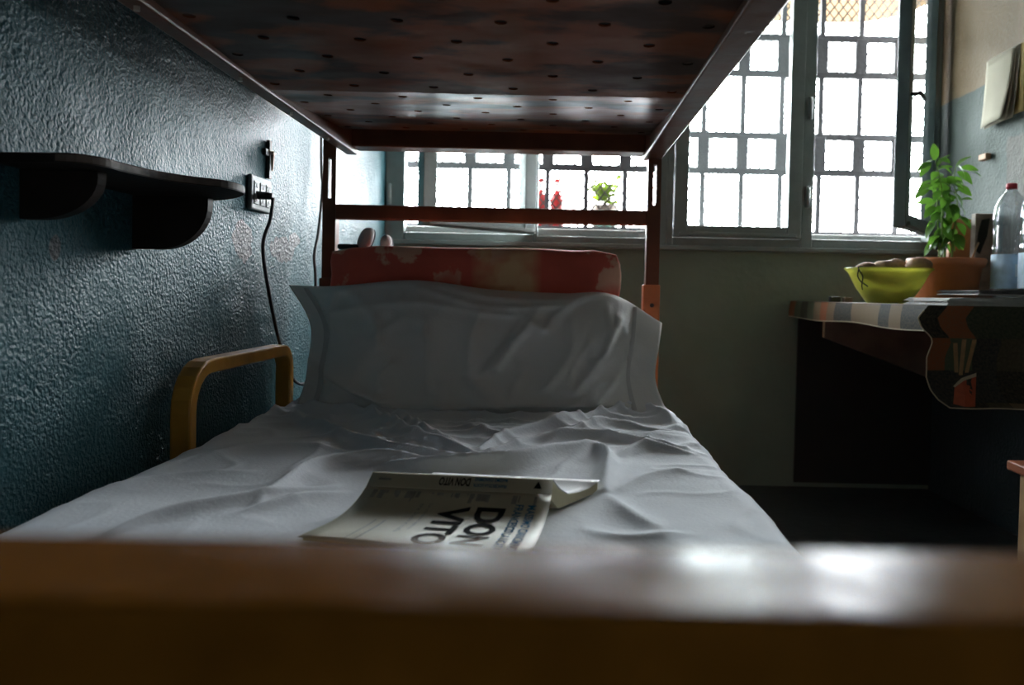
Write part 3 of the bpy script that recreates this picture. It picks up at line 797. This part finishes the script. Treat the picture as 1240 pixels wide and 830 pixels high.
def make_book():
    root = tag(empty('paperback_book', (-.13, .90, .525)), 'open paperback lying face down on the sheet with spine up', 'book')
    zb = .526
    A1, B1 = np.array((-.229, .972)), np.array((.003, .950))     # near edge of the spine
    A2, B2 = np.array((-.226, .996)), np.array((.005, .976))     # far edge of the spine
    An, Bn = np.array((-.272, .842)), np.array((-.020, .792))    # fore edge of the front cover
    def zt(t): return zb + .0035 + (.0235 * (1 - t) ** 3.6) - .004 * math.sin(PI * t) * (1 - t)
    def front(a, t, lift=0.0):     # a: 0 tail (left) .. 1 head (right); t: 0 spine .. 1 fore edge
        p = (A1 * (1 - a) + B1 * a) * (1 - t) + (An * (1 - a) + Bn * a) * t
        return (p[0], p[1], zt(t) + lift)
    def spine(a, t, lift=0.0):     # t: 0 near edge .. 1 far edge
        p = (A1 * (1 - a) + B1 * a) * (1 - t) + (A2 * (1 - a) + B2 * a) * t
        z0, z1 = zt(0), zb + .040
        return (p[0], p[1] - lift * .5, z0 * (1 - t) + z1 * t + lift)
    def patch(fn, name, material, na=14, nt_=14, thick=.0006, par=root):
        V = [fn(i / (na - 1), j / (nt_ - 1)) for i in range(na) for j in range(nt_)]
        o = obj(name, V, grid_faces(na, nt_), material, par, smooth=True)
        md = o.modifiers.new('t', 'SOLIDIFY'); md.thickness = thick; md.offset = 0
        return o
    fc = sub(patch(front, 'front_cover', 'book_cover'))
    sp = sub(patch(spine, 'spine', 'book_cover'))
    # page block under the front cover
    def slab(fn_top, fn_bot, name, material, na=10, nt_=16):
        V = [fn_top(i / (na - 1), j / (nt_ - 1)) for i in range(na) for j in range(nt_)] + [fn_bot(i / (na - 1), j / (nt_ - 1)) for i in range(na) for j in range(nt_)]
        o = na * nt_; f = grid_faces(na, nt_) + [tuple(reversed(q)) for q in grid_faces(na, nt_, o)]
        for i in range(na - 1):
            f += [(i * nt_, (i + 1) * nt_, o + (i + 1) * nt_, o + i * nt_), (i * nt_ + nt_ - 1, o + i * nt_ + nt_ - 1, o + (i + 1) * nt_ + nt_ - 1, (i + 1) * nt_ + nt_ - 1)]
        for j in range(nt_ - 1):
            f += [(j, o + j, o + j + 1, j + 1), ((na - 1) * nt_ + j, (na - 1) * nt_ + j + 1, o + (na - 1) * nt_ + j + 1, o + (na - 1) * nt_ + j)]
        return obj(name, V, f, material, root, smooth=False)
    slab(lambda a, t: front(.012 + .976 * a, t * .97, -.0008), lambda a, t: (lambda p: (p[0], p[1], max(zb - .001, p[2] - .009 * (1 - .6 * t))))(front(.012 + .976 * a, t * .97, -.0008)), 'page_block', 'book_pages')
    # rear half: thick wavy block with the back cover on top
    C2, D2 = np.array((-.165, 1.105)), np.array((.070, 1.080))
    def rear(a, t, lift=0.):
        p = (A2 * (1 - a) + B2 * a) * (1 - t) + (C2 * (1 - a) + D2 * a) * t
        z = zb + float(np.interp(t, [0, .12, .3, .55, .8, 1], [.040, .026, .014, .010, .010, .015]))
        return (p[0], p[1], z + lift)
    patch(rear, 'back_cover', 'book_white')
    slab(lambda a, t: rear(.01 + .985 * a, t * .97, -.001), lambda a, t: (lambda p: (p[0], p[1], max(zb - .001, p[2] - .026 * (1 - .25 * t))))(rear(.01 + .985 * a, t * .97, -.001)), 'page_block', 'book_pages')
    # lettering: on the cover lines run from the spine to the fore edge, letter tops towards the head
    CW, CH = .155, .235
    def on_front(s, size, acent, t0, t1, material, bold=.012, fit=None):
        V, F, x0, x1, y0, y1 = text_mesh(s, size, bold)
        hh = (y1 - y0)
        out = []
        for v in V:
            fx = (v[0] - x0) / (x1 - x0); fy = (v[1] - (y0 + y1) / 2) / (hh if hh else 1)
            out.append(front(acent + fy * fit, t0 + (t1 - t0) * fx, .0009))
        obj('lettering', out, F, material, fc)
    on_front('MASSIMO CIANCIMINO', .02, .915, .12, .90, 'ink_blue', .02, fit=.045)
    on_front('FRANCESCO LA LICATA', .02, .85, .12, .92, 'ink_blue', .02, fit=.045)
    on_front('DON', .05, .715, .17, .88, 'ink_black', .035, fit=.15)
    on_front('VITO', .05, .535, .17, .93, 'ink_black', .035, fit=.15)
    on_front('Le relazioni segrete', .02, .395, .16, .62, 'ink_grey', fit=.024)
    on_front("tra Stato e mafia", .02, .355, .16, .70, 'ink_grey', fit=.024)
    for k, (a0, a1) in enumerate(((.235, .245), (.19, .197))):
        V = [front(a, t, .0009) for a in (a0, a1) for t in np.linspace(.45, .95, 8)]
        obj('printed_line', V, grid_faces(2, 8), 'ink_grey', fc)
    # grey printed skyline band below the spine
    for k in range(34):
        a0 = rnd.uniform(.05, .95); hgt = .02 + .10 * rnd.random() ** 2
        V = [front(a, t, .0007) for a in (a0, a0 + .006 + .03 * rnd.random() ** 2) for t in np.linspace(.03, .03 + hgt, 5)]
        obj('printed_mark', V, grid_faces(2, 5), 'ink_grey', fc)
    def on_spine(s, a0, a1, t0, t1, material):
        V, F, x0, x1, y0, y1 = text_mesh(s, .02, .03)
        out = []
        for v in V:
            fx = (v[0] - x0) / (x1 - x0); fy = (v[1] - y0) / (y1 - y0)
            out.append(spine(a0 + (a1 - a0) * fx, t0 + (t1 - t0) * fy, .0009))
        obj('lettering', out, F, material, sp)
    on_spine('DON VITO', .555, .385, .80, .25, 'ink_black')
    on_spine('MASSIMO CIANCIMINO', .755, .575, .84, .62, 'ink_blue')
    on_spine('FRANCESCO LA LICATA', .755, .575, .46, .24, 'ink_blue')
    V = [spine(.900, .30, .0009), spine(.945, .30, .0009), spine(.922, .78, .0009)]
    obj('printed_triangle', V, [(0, 1, 2)], 'ink_black', sp)
    V = [spine(a, t, .0009) for a in (.05, .12) for t in (.45, .58)]
    obj('printed_line', V, [(0, 1, 3, 2)], 'ink_grey', sp)
make_book()

# ------------------------------------------------------------------ left wall: shelf, socket, cross, cables
shelf = tag(empty('wall_shelf', (XL, 1.2, .95)), 'dark wavy-edged wooden shelf on two rounded brackets on the blue wall', 'shelf')
edge = spline([(-.712, .990), (-.66, .986), (-.606, .986), (-.585, 1.015), (-.582, 1.055), (-.572, 1.115), (-.548, 1.165), (-.510, 1.205), (-.502, 1.25), (-.515, 1.295), (-.56, 1.355), (-.62, 1.395), (-.712, 1.41)], 48)
poly = [(XL + .0005, .990)] + [tuple(p) for p in edge] + [(XL + .0005, 1.41)]
MB().prism(poly, 'z', .951, .963).build('board', 'shelf_wood', shelf)
mb = MB()
for i in range(len(edge) - 1):
    a, b_ = edge[i], edge[i + 1]; n = len(mb.v)
    mb.v += [(a[0] + .0012, a[1], .9525), (b_[0] + .0012, b_[1], .9525), (b_[0] + .0012, b_[1],   .9615), (a[0] + .0012, a[1],   .9615)]; mb.f.append((n, n + 1, n + 2, n + 3))
mb.build('edge_band', 'shelf_edge', shelf)
for y, w, h in ((1.055, .105, .066), (1.335, .128, .090)):
    pl_ = [(XL + .0005, .9505), (XL + w, .9505)]
    for a in np.linspace(0, PI / 2, 12): pl_.append((XL + w - .085 + .085 * math.cos(a) * 1.0, .9505 - h * .15 - h * .85 * math.sin(a)))
    pl_.append((XL + .0005, .9505 - h))
    MB().prism(pl_, 'y', y - .010, y + .010).build('bracket', 'shelf_wood', shelf)

so = tag(empty('wall_socket', (XL, 1.88, 1.02)), 'grey three-gang electrical socket box on the blue wall', 'socket')
MB().box(XL + .0005, XL + .012, 1.815, 1.945, .980, 1.062).build('plate', 'socket_plate', so, bevel=.004)
for k, y in enumerate((1.842, 1.880, 1.918)):
    ins = sub(MB().box(XL + .010, XL + .0145, y - .014, y + .014, .994, 1.048).build('insert', 'socket_light', so, bevel=.001))
    for z in (1.005, 1.021, 1.037):
        MB().tube([(XL + .0140, y, z), (XL + .0155, y, z)], .0055, 10).build('hole', 'socket_dark', ins)
    for z in (.999, 1.043):
        MB().box(XL + .0140, XL + .0152, y - .011, y + .011, z - .002, z + .002).build('slot', 'socket_dark', ins)
cr_ = tag(empty('crucifix', (XL, 1.94, 1.07)), 'small dark wooden crucifix hanging on the blue wall above the socket', 'crucifix')
MB().box(XL + .0005, XL + .010, 1.932, 1.949, 1.068, 1.162).build('upright', 'cross_wood', cr_, bevel=.001)
MB().box(XL + .0005, XL + .009, 1.910, 1.972, 1.122, 1.138).build('crossbeam', 'cross_wood', cr_, bevel=.001)
mb = MB(); mb.tube([(XL + .013, 1.941, 1.088), (XL + .014, 1.941, 1.11), (XL + .014, 1.941, 1.135)], [.002, .004, .004], 6)
mb.tube([(XL + .013, 1.918, 1.134), (XL + .014, 1.941, 1.127), (XL + .013, 1.964, 1.134)], .0022, 6)
mb.build('figure', 'cross_figure', cr_, smooth=True)

cab = tag(empty('power_cable', (XL, 1.9, .9)), 'black power cable drooping from the wall socket to the pillow', 'cable')
cp = spline([(XL + .050, 1.848, 1.010), (XL + .046, 1.842, .960), (XL + .03, 1.840, .89), (XL + .028, 1.905, .755), (XL + .028, 1.985, .635), (XL + .035, 2.05, .560), (XL + .05, 2.10, .542), (XL + .07, 2.13, .575), (XL + .08, 2.14, .63)], 50)
MB().tube([tuple(p) for p in cp], .0042, 8).build('cord', 'cable_black', cab, smooth=True)
MB().tube([(XL + .0150, 1.848, 1.016), (XL + .048, 1.848, 1.014)], [.010, .008], 10).build('plug', 'cable_black', cab, smooth=True)
cp = spline([(XL + .015, 2.335, 2.3), (XL + .015, 2.337, 1.7), (XL + .015, 2.339, 1.204), (XL + .018, 2.345, 1.10), (XL + .02, 2.305, .967), (XL + .02, 2.268, .893), (XL + .02, 2.285, .81), (XL + .02, 2.30, .5), (XL + .02, 2.32, .01)], 60)
tag(MB().tube([tuple(p) for p in cp], .0042, 8).build('wall_cable', 'cable_black', smooth=True), 'thin black cable hanging down the wall behind the bed post', 'cable')

# ------------------------------------------------------------------ desk at the right wall
ZT = .788; TX0, TY0, TY1 = 1.005, 2.09, 3.298
desk = tag(empty('wall_desk', (1.3, 2.7, ZT)), 'wall-mounted wooden desk on triangular brackets under the right window', 'desk')
MB().box(TX0 + .004, XR - .001, TY0 + .004, TY1, ZT - .04, ZT - .003).build('desktop', 'desk_wood', desk, bevel=.002)
for y, bx in ((2.22, .16), (2.93, .018)):
    br = sub(MB().prism([(TX0 + bx, ZT - .041), (TX0 + bx, ZT - .135), (XR - .001, ZT - .345), (XR - .001, ZT - .041)], 'y', y, y + .022).build('bracket', 'bracket_wood', desk))
    if bx < .1: MB().box(TX0 + .0155, TX0 + .0178, y + .001, y + .021, ZT - .133, ZT - .042).build('edge_strip', 'bracket_edge_wood', br)
MB().box(TX0 + .03, XR - .001, YF - .012, YF - .0005, .02, ZT - .042).build('added_dark_panel', 'panel_dark', desk)  # added dark board, deepens the shade below the desk
# oilcloth: top, left overhang, near overhang with wavy corner
V = []; F = []; UV = []
def addgrid(fn, nu, nv, uvfn):
    o = len(V)
    for i in range(nu):
        for j in range(nv):
            u, v = i / (nu - 1), j / (nv - 1); V.append(fn(u, v)); UV.append(uvfn(u, v))
    F.extend(grid_faces(nu, nv, o))
addgrid(lambda u, v: (TX0 + u * (XR - .002 - TX0), TY0 + v * (TY1 - TY0), ZT), 20, 30, lambda u, v: (u * .6 + 2, v * 1.2))
def left_over(u, v):
    y = TY0 + u * (TY1 - TY0); drop = (.068 + .004 * math.sin(y * 9)) * v
    return (TX0 - .002 - .006 * math.sin(v * 2.2) - .003 * math.sin(y * 14) * v, y, ZT - drop)
addgrid(left_over, 60, 6, lambda u, v: (u * 1.2, 3 * .085 + .005 + v * .07))
def near_over(u, v):
    x = TX0 - .036 + u * (XR - .004 - TX0 + .036)
    k = max(0., 1 - u / .28)
    # outline of the left side: narrow waist, then a belly, rounded lower corner
    xl = TX0 - .036 + np.interp(v, [0, .12, .22, .30, .36, .5, .7, .82, .92, 1.0], [.034, .0, .006, .03, .034, .018, .020, .036, .062, .095])
    xx = xl + u * (XR - .004 - xl)
    drop = .272 * v - .0 * k
    yy = TY0 - .002 - .012 * math.sin(min(1, v * 3) * PI / 2) + .008 * math.sin(xx * 38) * v - .02 * k * math.sin(v * 3.0)
    return (xx, yy, ZT - drop)
addgrid(near_over, 60, 26, lambda u, v: (u * .64 + .02, .51 + v * .27))
cl = tag(empty('table_cloth', (1.3, 2.1, ZT)), 'patchwork printed oilcloth draped over the desk with a hanging near end', 'tablecloth')
o = obj('cloth', V, F, 'patchwork_oilcloth', cl, smooth=True, uvs=UV); sub(o)
# hem line
hem = [near_over(0, v) for v in np.linspace(0.05, 1, 26)] + [near_over(u, 1) for u in np.linspace(.02, 1, 40)]
MB().tube(hem, .0018, 5).build('hem', 'cloth_hem', cl)
hem2 = [left_over(u, 1) for u in np.linspace(0, 1, 50)]
MB().tube(hem2, .0016, 5).build('hem', 'cloth_hem', cl)
def near_flat(x, z, off):   # a print on the near overhang at given x and drop
    v = (ZT - z) / .272
    xl = TX0 - .036 + np.interp(v, [0, .12, .22, .30, .36, .5, .7, .82, .92, 1.0], [.034, .0, .006, .03, .034, .018, .020, .036, .062, .095])
    u = (x - xl) / (XR - .004 - xl); p = near_over(u, v); return (p[0], p[1] - off, p[2])
def print_patch(name, poly, material, off=.0012):
    c = np.mean(poly, axis=0); Vp = [near_flat(c[0], c[1], off)]; n = len(poly)
    for q in poly: Vp.append(near_flat(q[0], q[1], off))
    obj(name, Vp, [(0, 1 + i, 1 + (i + 1) % n) for i in range(n)], material, cl)
print_patch('printed_flowerpot', [(1.070, .527), (1.070, .575), (1.085, .59), (1.125, .602), (1.125, .522), (1.10, .521)], 'print_pot')
print_patch('printed_pot_rim', [(1.066, .575), (1.085, .597), (1.125, .612), (1.125, .602), (1.085, .588), (1.070, .572)], 'cloth_hem', .0018)
for x0, x1, z0, z1 in ((1.072, 1.066, .612, .69), (1.083, 1.09, .605, .70), (1.098, 1.118, .612, .70)):
    print_patch('printed_stick', [(x0 - .005, z0), (x0 + .005, z0), (x1 + .006, z1), (x1 - .006, z1)], 'print_stick', .0015)

# ------------------------------------------------------------------ things on the desk
def bowl():
    c = (1.082, 2.53, ZT + .001)
    e = tag(empty('plastic_bowl', c), 'lime green plastic bowl of potatoes tied with black string', 'bowl')
    MB().lathe(c, [(.001, 0), (.060, 0), (.066, .004), (.098, .05), (.122, .098), (.134, .110), (.134, .113), (.126, .1125)], 48).build('bowl_body', 'lime_plastic', e, smooth=True)
    a = -2.65; mb = MB()
    def P(r, z, da=0): return (c[0] + r * math.cos(a + da), c[1] + r * math.sin(a + da), c[2] + z)
    mb.tube([tuple(q) for q in spline([P(.120, .116), P(.139, .113), P(.136, .10, .02), P(.130, .085, .07), P(.124, .068, .03), P(.116, .055, -.04), P(.110, .042, -.06)], 24)], .0022, 6)
    mb.tube([tuple(q) for q in spline([P(.137, .104, -.01), P(.131, .085, -.07), P(.124, .068, -.02), P(.120, .058, .10), P(.120, .052, .17)], 20)], .0022, 6)
    mb.build('string', 'string_black', e, smooth=True)
    for k, (dx, dy, z, s, l) in enumerate(((-.078, -.02, .108, .032, 'smallest potato at the string side of the lime bowl'), (-.025, -.03, .112, .036, 'wide flat potato second from the string in the bowl'),
                                      (.030, .022, .120, .036, 'rounded potato in the middle right of the lime bowl'), (.080, -.04, .124, .036, 'large potato beside the terracotta pot in the lime bowl'), (.0, .068, .108, .036, 'potato at the back of the lime bowl'))):
        Vp, Fp = [], []
        bm = bmesh.new(); bmesh.ops.create_icosphere(bm, subdivisions=3, radius=1)
        for v in bm.verts:
            n_ = 1 + .12 * mnoise.noise(v.co * 1.7 + Vector((k * 5, 0, 0)))
            Vp.append((c[0] + dx + v.co.x * s * 1.12 * n_, c[1] + dy + v.co.y * s * n_, c[2] + z + v.co.z * s * .72 * n_))
        Fp = [tuple(v.index for v in f.verts) for f in bm.faces]; bm.free()
        tag(obj('potato', Vp, Fp, 'potato_skin', smooth=True), l, 'potato', 'potatoes in the bowl')
    for k, (dx, dy, z, l) in enumerate(((-.04, 0, .045, 'low potato shadowed through the string side of the lime bowl'), (.04, -.01, .047, 'low potato shadowed through the pot side of the lime bowl'))):
        Vp = []; bm = bmesh.new(); bmesh.ops.create_icosphere(bm, subdivisions=2, radius=1)
        for v in bm.verts: Vp.append((c[0] + dx + v.co.x * .040, c[1] + dy + v.co.y * .038, c[2] + z + v.co.z * .032))
        Fp = [tuple(v.index for v in f.verts) for f in bm.faces]; bm.free()
        tag(obj('potato', Vp, Fp, 'potato_skin', smooth=True), l, 'potato', 'potatoes in the bowl')
bowl()
def basil():
    c = (1.362, 2.72, ZT + .001)
    e = tag(empty('potted_basil', c), 'tall green leafy plant in a wide terracotta pot on the desk', 'plant')
    MB().lathe(c, [(.001, 0), (.092, 0), (.096, .004), (.112, .125), (.120, .130), (.128, .150), (.124, .158), (.114, .157), (.108, .14), (.001, .138)], 48).build('pot', 'terracotta', e, smooth=True)
    MB().lathe(c, [(.001, .142), (.06, .145), (.109, .141)], 24).build('soil', 'soil', e, smooth=True)
    lm = leaf_mesh('basil_leaf', .062, .021, 'basil_leaf')
    r = random.Random(11); spots = []
    stems = [[(1.345, 2.72, .92), (1.342, 2.715, 1.05), (1.335, 2.71, 1.18), (1.305, 2.70, 1.285)],
             [(1.362, 2.73, .92), (1.362, 2.73, 1.06), (1.368, 2.725, 1.18), (1.385, 2.72, 1.265)],
             [(1.375, 2.71, .92), (1.378, 2.705, 1.03), (1.385, 2.70, 1.13), (1.37, 2.70, 1.21)],
             [(1.352, 2.74, .92), (1.345, 2.745, 1.03), (1.34, 2.75, 1.13), (1.345, 2.75, 1.22)]]
    for s in stems:
        sp = spline(s, 16); MB().tube([tuple(p) for p in sp], [.0045 - .0002 * k for k in range(16)], 6).build('stem', 'stem_green', e, smooth=True)
        for k in range(15):
            t = .28 + .72 * k / 14; p = sp[min(15, int(t * 15))]
            for q in range(1 if k % 2 else 2):
                a = k * 2.4 + q * PI + r.uniform(-.4, .4)
                dz = -.9 if t < .7 else r.uniform(-.7, .35)
                pet = Vector((math.cos(a), math.sin(a), .1)) * .010
                spots.append((Vector(p) + pet, (math.cos(a), math.sin(a), dz + r.uniform(-.2, .2)), r.uniform(.65, 1.05)))
    for p, d in (((1.300, 2.70, 1.285), (-.1, -.2, 1)), ((1.29, 2.70, 1.275), (-1, -.2, -.4)), ((1.285, 2.7, 1.275), (-.9, -.3, -1)), ((1.40, 2.72, 1.262), (1, -.2, .05)), ((1.42, 2.72, 1.255), (1, -.1, -.15)),
                 ((1.385, 2.72, 1.265), (.4, -.4, .6)), ((1.30, 2.71, 1.20), (-1, -.2, -.2)), ((1.29, 2.71, 1.185), (-1, 0, -.5)), ((1.31, 2.7, 1.26), (.4, -.3, .8))):
        spots.append((p, d, .9))
    leafage(e, c, spots, lm, 5)
    MB().tube([(1.405, 2.66, .925), (1.41, 2.64, .95), (1.425, 2.63, 1.0)], .003, 6).build('twig', 'bracket_edge_wood', e, smooth=True)
basil()

def newspaper(x0, x1, y0, y1, z, th, ang, label, mtl, curl=0.0, layers=4):
    e = tag(empty('newspaper', ((x0 + x1) / 2, (y0 + y1) / 2, z)), label, 'newspaper', 'newspapers on the desk')
    cx, cy = (x0 + x1) / 2, (y0 + y1) / 2; ca, sa = math.cos(ang), math.sin(ang)
    for k in range(layers):
        V = []; n = 16; ins = .006 * (k % 3); zz = z + th * k / layers; t1 = th / layers * .8
        for d in (0, t1):
            for i in range(n):
                for s in (0, 1):
                    x = x0 + ins + (x1 - x0 - ins) * i / (n - 1); y = y0 + ins * .7 + (y1 - y0 - ins) * s
                    up = curl * ((i / (n - 1)) ** 2) * (k + 1) / layers + .0015 * math.sin(i * 1.1 + k) * (1 - s) * (k / layers)
                    dx, dy = x - cx, y - cy
                    V.append((cx + dx * ca - dy * sa, cy + dx * sa + dy * ca, zz + d + up))
        F = []; o = 2 * n
        for i in range(n - 1):
            a = 2 * i; F += [(a, a + 1, a + 3, a + 2), (o + a, o + a + 2, o + a + 3, o + a + 1), (a, a + 2, o + a + 2, o + a), (a + 1, o + a + 1, o + a + 3, a + 3)]
        F += [(0, o, o + 1, 1), (o - 2, o - 1, 2 * o - 1, 2 * o - 2)]
        obj('folded_sheet', V, F, mtl if k else 'newsprint', e)
newspaper(1.060, 1.42, 2.125, 2.36, ZT + .001, .021, .05, 'folded white newspaper in front of the lime bowl', 'newsprint', 0.008, 6)
newspaper(1.15, 1.575, 2.118, 2.345, ZT + .0315, .014, 0.0, 'dark covered magazine lying on the newspaper by the bottle', 'newsprint_dark', .012, 5)

tag(MB().box(.0, .038, 0, .022, 0, .020).build('lighter_box', 'black_item', bevel=.002), 'small black box on the desk left of the lime bowl', 'box').location = (1.015, 2.86, ZT + .001)
tag(MB().box(.0, .03, 0, .022, 0, .017).build('match_box', 'plank_grey', bevel=.002), 'small brown box between the black box and lime bowl', 'box').location = (1.062, 2.85, ZT + .001)

def bottle(x, y, label, s=1.0):
    z = ZT + .001
    e = tag(empty('water_bottle', (x, y, z)), label, 'bottle', 'plastic water bottles on the desk')
    prof = [(.001, 0), (.040, 0), (.046, .008), (.046, .05)]
    for k in range(5): prof += [(.0465, .06 + k * .022), (.0440, .071 + k * .022)]
    prof += [(.0465, .172), (.0465, .19)]
    for k in range(4): prof += [(.0440, .200 + k * .02), (.0465, .21 + k * .02)]
    prof += [(.046, .29), (.042, .325), (.033, .352), (.020, .372), (.0145, .38), (.0145, .392)]
    MB().lathe((x, y, z), [(r * s, h) for r, h in prof], 32).build('bottle_body', 'bottle_plastic', e, smooth=True)
    lb = sub(MB().lathe((x, y, z), [(.0472 * s, .056), (.0472 * s, .168)], 32).build('label', 'label_blue', e, smooth=True))
    V = []; 
    for h in (.095, .135):
        for a in np.linspace(-1.75, -1.25, 6): V.append((x + .0478 * s * math.cos(a), y + .0478 * s * math.sin(a), z + h))
    obj('printed_panel', V, grid_faces(2, 6), 'label_white', lb)
    V = []
    for h in (.104, .127):
        for a in np.linspace(-1.52, -1.30, 4): V.append((x + .0482 * s * math.cos(a), y + .0482 * s * math.sin(a), z + h))
    obj('printed_panel', V, grid_faces(2, 4), 'ink_grey', lb)
    MB().lathe((x, y, z), [(.001, .402), (.0155, .402), (.0165, .398), (.0165, .384), (.0145, .384)], 20).build('cap', 'cap_red', e, smooth=True)
bottle(1.500, 2.58, 'clear plastic water bottle with red cap and pale blue label', 1.12)
bottle(1.517, 2.455, 'second clear water bottle cut by the right picture edge', 1.12)

tag(MB().box(1.475, 1.555, 2.925, 2.945, ZT + .001, 1.108).build('wooden_plank', 'plank_orange', bevel=.002), 'orange-brown upright wooden plank behind the terracotta pot', 'plank')
pk = tag(empty('worn_board', (1.57, 2.86, ZT)), 'rough greyish upright board with a black stain by the wall', 'plank')
MB().box(1.530, 1.600, 2.850, 2.880, ZT + .001, 1.122).build('board', 'plank_grey', pk, bevel=.003)
MB().prism([(1.535, .985), (1.548, .975), (1.572, 1.04), (1.580, 1.105), (1.552, 1.098), (1.540, 1.05)], 'y', 2.846, 2.850).build('black_stain', 'plank_black', pk)

# ------------------------------------------------------------------ paper pad and peg on the right wall, stool
pp = tag(empty('paper_pad', (XR, 2.83, 1.56)), 'curling cream paper pad pinned to the beige part of the right wall', 'paper')
def sheetlet(name, y0, y1, z0, z1, x, curl, mtl, shear=0.):
    V = []; n = 10
    for i in range(n):
        for j in range(n):
            u, v = i / (n - 1), j / (n - 1)
            y = y0 + (y1 - y0) * u; z = z0 + (z1 - z0) * v + shear * u
            V.append((x - curl * (1 - v) ** 1.6 * (.35 + .65 * (1 - u)) - .004 * math.sin(u * 3) , y, z))
    o = obj(name, V, grid_faces(n, n), mtl, pp, smooth=True); md = o.modifiers.new('t', 'SOLIDIFY'); md.thickness = .0016; md.offset = 0
sheetlet('backing_sheet', 2.70, 2.90, 1.46, 1.70, XR - .003, .004, 'paper_yellow')
sheetlet('sheet', 2.735, 2.915, 1.445, 1.700, XR - .007, .018, 'paper_cream', .0)
sheetlet('sheet', 2.745, 2.920, 1.440, 1.695, XR - .013, .03, 'paper_cream', .0)
sheetlet('sheet', 2.750, 2.925, 1.445, 1.690, XR - .018, .04, 'paper_cream', .0)
tag(MB().box(XR - .022, XR - .0005, 2.905, 2.955, 1.330, 1.352).build('wall_peg', 'peg_wood', bevel=.003), 'small pinkish wooden peg sticking out of the right wall', 'peg')

st = tag(empty('stool', (1.18, 1.57, 0)), 'wooden stool with reddish seat at the right picture edge', 'stool')
MB().box(1.016, 1.34, 1.41, 1.73, .428, .450).build('seat', 'stool_seat', st, bevel=.004)
for x in (1.036, 1.285):
    for y in (1.430, 1.675):
        MB().box(x, x + .036, y, y + .036, 0, .428).build('leg', 'stool_wood', st, bevel=.002)
for y in (1.438, 1.683):
    MB().box(1.072, 1.285, y, y + .02, .36, .42).build('apron', 'stool_wood', st)
for x in (1.044, 1.293):
    MB().box(x, x + .02, 1.466, 1.675, .36, .42).build('apron', 'stool_wood', st)
